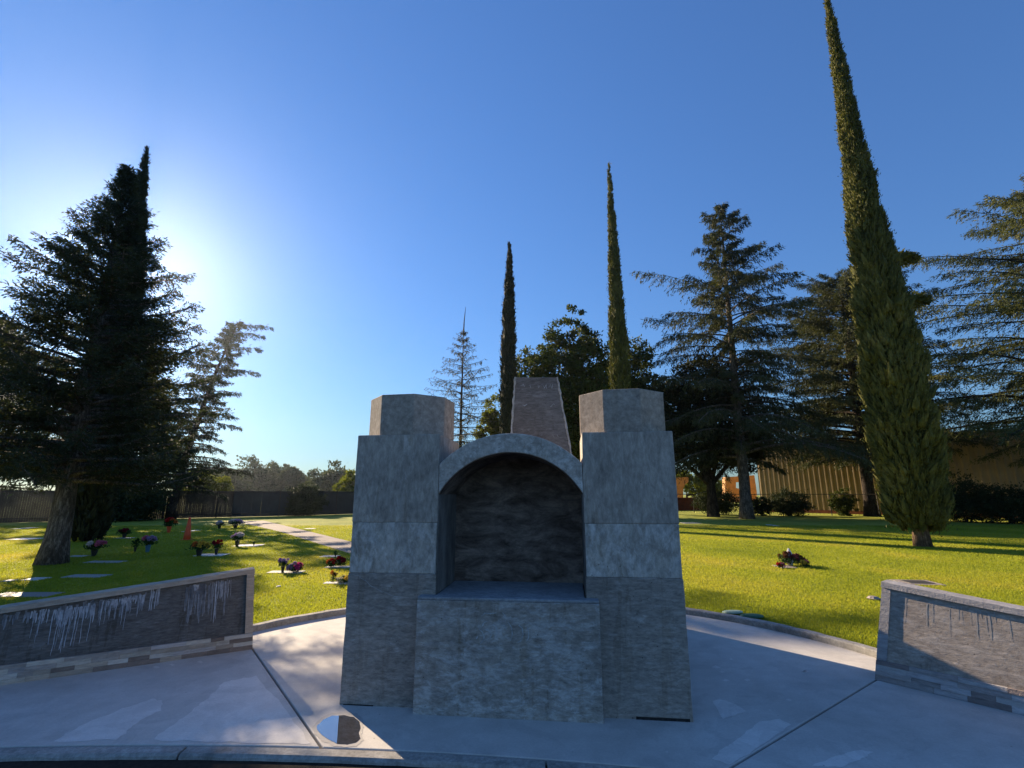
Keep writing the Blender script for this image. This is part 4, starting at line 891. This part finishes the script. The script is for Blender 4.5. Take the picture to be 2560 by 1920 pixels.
def steel(px_out, Y, th, label, holes=None):
    P = [at(a, b, Y) for a, b in px_out]; ox = P[0][0]
    root = empty('steel_shape', (ox, Y, 0), 0, label=label, cat='sculpture', group='orange steel shapes beyond the fence')
    bm = bmesh.new(); 
    def loop(Q): 
        vv = [bm.verts.new((q[0] - ox, 0, max(q[2], 0))) for q in Q]; return [bm.edges.new((vv[i], vv[(i + 1) % len(vv)])) for i in range(len(vv))]
    ee = loop(P)
    if holes: ee += loop([at(a, b, Y) for a, b in holes])
    bmesh.ops.triangle_fill(bm, edges=ee, use_beauty=True)
    r_ = bmesh.ops.extrude_face_region(bm, geom=list(bm.faces)); bmesh.ops.translate(bm, verts=[g_ for g_ in r_['geom'] if isinstance(g_, bmesh.types.BMVert)], vec=(0, th, 0))
    bmesh.ops.recalc_face_normals(bm, faces=bm.faces)
    me = bpy.data.meshes.new('steel_plate'); bm.to_mesh(me); bm.free(); me.materials.append(M['steel_orange'])
    o = bpy.data.objects.new('steel_plate', me); C.objects.link(o); o.parent = root; return root
steel([(1672, 1194), (1721, 1193), (1721, 1205), (1712, 1212), (1708, 1222), (1708, 1258), (1672, 1258)], 58, .8, 'orange steel tee shape next to the right pier')
steel([(1813, 1193), (1886, 1188), (1892, 1230), (1892, 1256), (1813, 1256)], 58, .8, 'orange steel plate with window like hole behind the bare cedar trunk', [(1840, 1206), (1848, 1205), (1849, 1196), (1856, 1196), (1858, 1224), (1850, 1222), (1840, 1220)])
x, _, z = at(1773, 1182, 80)
lp = empty('light_pole', (x, 80, 0), 0, label='thin tall light pole far beyond the right fence', cat='lamp post')
MB().tube([(0, 0, 0), (0, 0, z)], [.09, .05], 6).build('pole', M['galv'], lp); MB().box(-.5, .5, -.1, .1, z, z + .1).build('lamp_head', M['galv'], lp)

# ------------------------------------------------------------------ grave markers, flowers and small things on the lawn
GM = 'flat grave markers in the lawn'
MK = []
def marker(px0, px1, y0, y1, mat, label, hgt=.016, plate=False, skew=0):
    a = gp(px0, y1, LZ); b = gp(px1, y1, LZ); c = gp((px0 + px1) / 2, y0, LZ)
    cx, cy = (a[0] + b[0]) / 2, (a[1] + b[1]) / 2; W_ = abs(b[0] - a[0]); D_ = min(max(.12, .5 * np.hypot(c[0] - cx, c[1] - cy)), 1.0)
    root = empty('grave_marker', (cx, cy + D_ / 2, LZ), math.atan2(b[1] - a[1], b[0] - a[0]) + skew, label=label, cat='grave marker', group=GM)
    MK.append((cx, cy + D_ / 2, W_ / 2 + .01, D_ / 2 + .01, math.atan2(b[1] - a[1], b[0] - a[0]) + skew))
    MB().box(-W_ / 2, W_ / 2, -D_ / 2, D_ / 2, -.05, hgt).build('slab', mat, root, bevel=.006)
    if plate: MB().box(-W_ * .32, W_ * .32, -D_ * .3, D_ * .3, hgt, hgt + .008).build('plate', M['bronze'], root)
    return root
marker(10, 72, 1344, 1350, M['whitestone'], 'thin white marker in the sunny strip left of the redwood trunk')
marker(0, 22, 1449, 1455, M['whitestone'], 'white marker cut by the left edge of the photo, beside a bright one')
marker(50, 92, 1442, 1452, M['whitestone'], 'bright sunlit white marker below the redwood trunk')
marker(150, 247, 1434, 1445, M['stone'], 'long pale marker in shade right below the redwood roots')
marker(-40, 112, 1478, 1494, M['granite'], 'long pinkish marker at the left edge just above the drip stained wall')
marker(163, 205, 1388, 1393, M['stone'], 'pale marker in shade touching the redwood trunk')
marker(205, 295, 1401, 1408, M['stone'], 'pale marker in shade right of the redwood roots')
marker(480, 552, 1382, 1391, M['whitestone'], 'white marker under the orange and the dark red bouquets')
marker(577, 640, 1358, 1367, M['whitestone'], 'white marker under the white and lilac bouquet')
marker(664, 750, 1424, 1434, M['stone'], 'grey marker under the purple flowers')
marker(797, 840, 1386, 1394, M['stone'], 'pale marker near the path end, above the red and orange flowers')
marker(808, 870, 1412, 1421, M['stone'], 'grey marker under the red and orange flowers')
marker(806, 870, 1452, 1461, M['whitestone'], 'white marker beside the left pier with orange and yellow flowers')
marker(757, 783, 1320, 1323, M['whitestone'], 'distant white marker on the sunny lawn right of the path')
marker(284, 320, 1343, 1347, M['stone'], 'thin grey marker behind the burgundy flowers')
marker(26, 48, 1318, 1323, M['whitestone'], 'small pale marker close to the slatted fence')
marker(452, 466, 1322, 1330, M['whitestone'], 'small white stone right behind the orange cone')
marker(1712, 1756, 1305, 1309, M['stone'], 'thin distant marker in shade right of the right pier')
marker(1938, 1950, 1310, 1315, M['whitestone'], 'tiny white marker under the tall ragged cedar')
marker(1955, 1995, 1409, 1421, M['granite'], 'granite marker under the white topped flower arrangement')
marker(2278, 2368, 1445, 1464, M['granite'], 'granite marker with dark bronze plate behind the right memorial wall', plate=True, skew=-.12)

def bouquet(px, py, w, h, cols, label, seed, vase='vase', stemh=.45, Y=None, blooms=14, fl=.028, vz=.5):
    """px,py: foot in the photo; w,h: size in metres"""
    x, y = gp(px, py, LZ); rng = np.random.default_rng(seed); w *= .86; h *= .9
    root = empty('flower_bouquet', (x, y, LZ), 0, label=label, cat='flowers', group='flowers left on the graves')
    hv = h * stemh
    if vase: MB().lathe([(w * .10, 0), (w * .13, hv * .4), (w * .18, hv), (w * .15, hv)], sides=10).build('vase', M[vase], root)
    P = np.stack([rng.normal(size=240) * w * .2, rng.normal(size=240) * w * .2, hv * .9 + rng.random(240) * (h - hv) * .6], 1)
    D = rng.normal(size=P.shape); D[:, 2] = abs(D[:, 2]) + .5
    MB().leaves(P, D, w * .22, w * .07, rng).build('leaves', M['stem'], root)
    for ci, c in enumerate(cols):
        mb = MB()
        for b in range(max(2, blooms // len(cols))):
            a = rng.random() * 6.28; rr_ = w * .42 * math.sqrt(rng.random()); bx_, by_ = rr_ * math.cos(a), rr_ * math.sin(a)
            if len(cols) == 2: bx_ = abs(bx_) * (1 if ci else -1)
            bz = hv + (h - hv) * (.55 + .4 * rng.random()) * (1 - .35 * (rr_ / (w * .5)) ** 2)
            N = 46; d = rng.normal(size=(N, 3)); d /= np.linalg.norm(d, axis=1, keepdims=True)
            mb.leaves(np.array([bx_, by_, bz]) + d * w * .03, d + np.array([0, 0, .4]), w * .13, w * .09, rng)
        mb.build('blooms', M[c], root)
    return root
bouquet(234, 1391, .52, .42, ['white', 'pink'], 'pink and white bouquet in dark vase right of the redwood trunk', 1)
bouquet(337, 1380, .24, .42, ['stem'], 'small dark green ball bush on a stick left of the pink and purple bouquet', 2, stemh=.35)
bouquet(368, 1381, .46, .50, ['pink', 'lilac'], 'pink and purple bouquet in a blue vase', 3, 'bluevase')
bouquet(310, 1345, .50, .35, ['burgundy', 'darkred'], 'dark burgundy flowers beyond the pink and white bouquet', 4)
bouquet(421, 1332, .62, .66, ['red', 'orange_p'], 'bright red flowers left of the orange cone', 5, 'orange')
bouquet(497, 1391, .55, .42, ['orange_p', 'yellow'], 'orange flowers in dark vase, left pair on white marker', 6)
bouquet(540, 1388, .33, .44, ['darkred', 'red'], 'dark red flowers in dark vase, right pair on white marker', 7)
bouquet(592, 1367, .46, .46, ['lilac', 'white'], 'white and lilac bouquet on white marker near the path', 8)
bouquet(634, 1366, .10, .16, ['stem'], 'tiny dark green vase at the right end of the white and lilac bouquet marker', 18)
bouquet(548, 1322, .52, .38, ['lilac', 'white'], 'far grey white flowers at the dark end of the lawn', 9)
bouquet(588, 1320, .75, .40, ['white', 'lilac'], 'far pale pink flowers where the path starts', 10)
bouquet(706, 1433, .26, .34, ['purple', 'lilac'], 'upright purple flowers on grey marker', 11)
bouquet(734, 1432, .42, .22, ['lilac', 'magenta'], 'lying purple pink flowers right of the upright purple ones', 12, None, .1)
bouquet(826, 1419, .30, .22, ['orange_p', 'red'], 'orange red flowers beside the left pier', 13, None, .1)
bouquet(848, 1418, .34, .26, ['red', 'darkred'], 'deep red flowers touching the left pier', 14, None, .1)
bouquet(838, 1396, .10, .20, ['stem'], 'tiny green flower vase above the red and orange flowers', 15)
bouquet(832, 1460, .16, .30, ['orange_p', 'brown'], 'upright dried orange flowers by the left pier', 16, None, .1)
bouquet(860, 1458, .34, .14, ['cream', 'yellow'], 'flat heap of pale yellow flowers against the left pier', 17, None, .1)
bouquet(1952, 1421, .22, .14, ['red', 'pink'], 'low red flowers, left side of the arrangement on the right lawn', 19, None, .1)
bouquet(2014, 1419, .26, .20, ['yellow', 'magenta'], 'yellow and magenta flowers, right side of the arrangement on the right lawn', 20, None, .1)
bouquet(1968, 1415, .42, .34, ['brown', 'burgundy'], 'brown wreath like foliage in the middle of the arrangement on the right lawn', 21, None, .1)
bouquet(1996, 1413, .36, .28, ['burgundy', 'brown'], 'dark russet flowers behind the yellow ones on the right lawn', 22, None, .1)
x, y = gp(1976, 1414, LZ)
fg = empty('white_figurine', (x, y, LZ), 0, label='small white pointed ornament among brown flowers on the right lawn', cat='ornament')
MB().lathe([(.05, 0), (.07, .08), (.085, .16), (.075, .25), (.045, .31), (.02, .36), (.004, .38)], sides=12, jit=.12, rng=np.random.default_rng(3)).build('body', M['whitestone'], fg)
MB().box(-.105, .105, -.02, .03, .15, .20).build('arms', M['whitestone'], fg)
x, y = gp(467, 1350, LZ)
cn = empty('orange_cone', (x, y, LZ), 0, label='tall orange cone standing on the shaded left lawn', cat='cone')
MB().lathe([(.12, .02), (.105, .2), (.07, .5), (.035, .74), (.02, .78)], sides=20).build('cone_body', M['orange'], cn, smooth=True); MB().box(-.15, .15, -.15, .15, 0, .022).build('cone_base', M['orange'], cn, bevel=.01)
def lid(px, py, w, d, mat, label, tilt=0, rz=0):
    x, y = gp(px, py, LZ); root = empty('valve_box_lid', (x, y, LZ + .02), rz, label=label, cat='lid', group='sprinkler box lids in the grass')
    root.rotation_euler.x = tilt
    poly = [(w / 2 * math.cos(a) * (1 + .0), d / 2 * math.sin(a)) for a in np.linspace(0, 2 * math.pi, 33)[:-1]]
    MB().prism(poly, 0, .02).build('lid_plate', mat, root, bevel=.004)
    MB().prism([(p[0] * .8, p[1] * .8) for p in poly], .02, .026).build('lid_rim', mat, root)
lid(1832, 1536, .27, .24, M['lidpale'], 'pale weathered round lid tilted in the grass near the edging', -.12, .3)
lid(1880, 1546, .30, .18, M['lid'], 'dark green round lid lying right of the pale one')
def rock(px, py, s, mat, label):
    x, y = gp(px, py, LZ); rg = np.random.default_rng(int(px)); o = MB().lathe([(s * .7, 0), (s, s * .3), (s * .6, s * .6), (s * .05, s * .65)], sides=9, jit=.25, rng=rg).build('stone', mat, None, (x, y, LZ)); tag(o, label, 'stone')
rock(697, 1468, .045, M['whitestone'], 'small white stone lying alone on the left lawn'); rock(2184, 1500, .09, M['granite'], 'brown stone at the left end behind the right memorial wall')

# ------------------------------------------------------------------ short grass blades
def inside(x, y):
    """True on the lawn"""
    r_ = np.hypot(x - PC[0], y - PC[1])
    ok = (r_ > PR + .11)
    sL = (x - WL0[0]) * WLn[0] + (y - WL0[1]) * WLn[1]; sR = (x - WR0[0]) * WRn[0] + (y - WR0[1]) * WRn[1]
    ok &= ~((sL > -.2) & (x < WL0[0] + .2)); ok &= ~((sR > -.2) & (x > WR0[0] - .2)); ok &= y > 4.2
    return ok
rng = np.random.default_rng(77)
N = 900000
Yd = 5.2 * (26 / 5.2) ** rng.random(N); Xd = (rng.random(N) * 2 - 1) * Yd * 1.16
ok = inside(Xd, Yd) & ~((abs(Xd) < 1.35) & (Yd < 7.8))
def in_path(x, y):
    # left of path test by interpolating both edges
    yy = [p[1] for p in A][::-1]; xa = [p[0] for p in A][::-1]; yb = [p[1] for p in B][::-1]; xb = [p[0] for p in B][::-1]
    return (x > np.interp(y, yy, xa)) & (x < np.interp(y, yb, xb))
ok &= ~in_path(Xd, Yd)
for mx0, my0, hw, hd, ra in MK:
    dx, dy = Xd - mx0, Yd - my0; uu, vv = dx * math.cos(ra) + dy * math.sin(ra), -dx * math.sin(ra) + dy * math.cos(ra)
    ok &= ~((abs(uu) < hw) & (abs(vv) < hd))
Xd, Yd = Xd[ok], Yd[ok]; n_ = len(Xd)
sc = .55 + Yd / 14
P = np.stack([Xd, Yd, np.full(n_, LZ - .004)], 1); D = rng.normal(size=(n_, 3)) * .42; D[:, 2] = 1
gr = MB().leaves(P, D, .030 * (.6 + .8 * rng.random(n_)) * (.8 + sc * .25), 0.0068 * sc, rng).build('grass', M['grass']); tag(gr, 'short mown grass blades covering the lawn', 'grass', kind='stuff')

# ------------------------------------------------------------------ hazy air
hm = bpy.data.materials.new('haze_air'); hm.use_nodes = True; ht = hm.node_tree; ht.nodes.clear()
ho = ht.nodes.new('ShaderNodeOutputMaterial'); hv = ht.nodes.new('ShaderNodeVolumePrincipled')
hv.inputs['Color'].default_value = (.80, .88, 1.0, 1); hv.inputs['Density'].default_value = .0002; hv.inputs['Anisotropy'].default_value = .86
ht.links.new(hv.outputs[0], ho.inputs['Volume'])
hz = MB().box(-120, 120, -15, 180, -1.2, 25).build('haze', hm); tag(hz, 'thin pale haze in the air against the low sun', 'haze', kind='stuff')
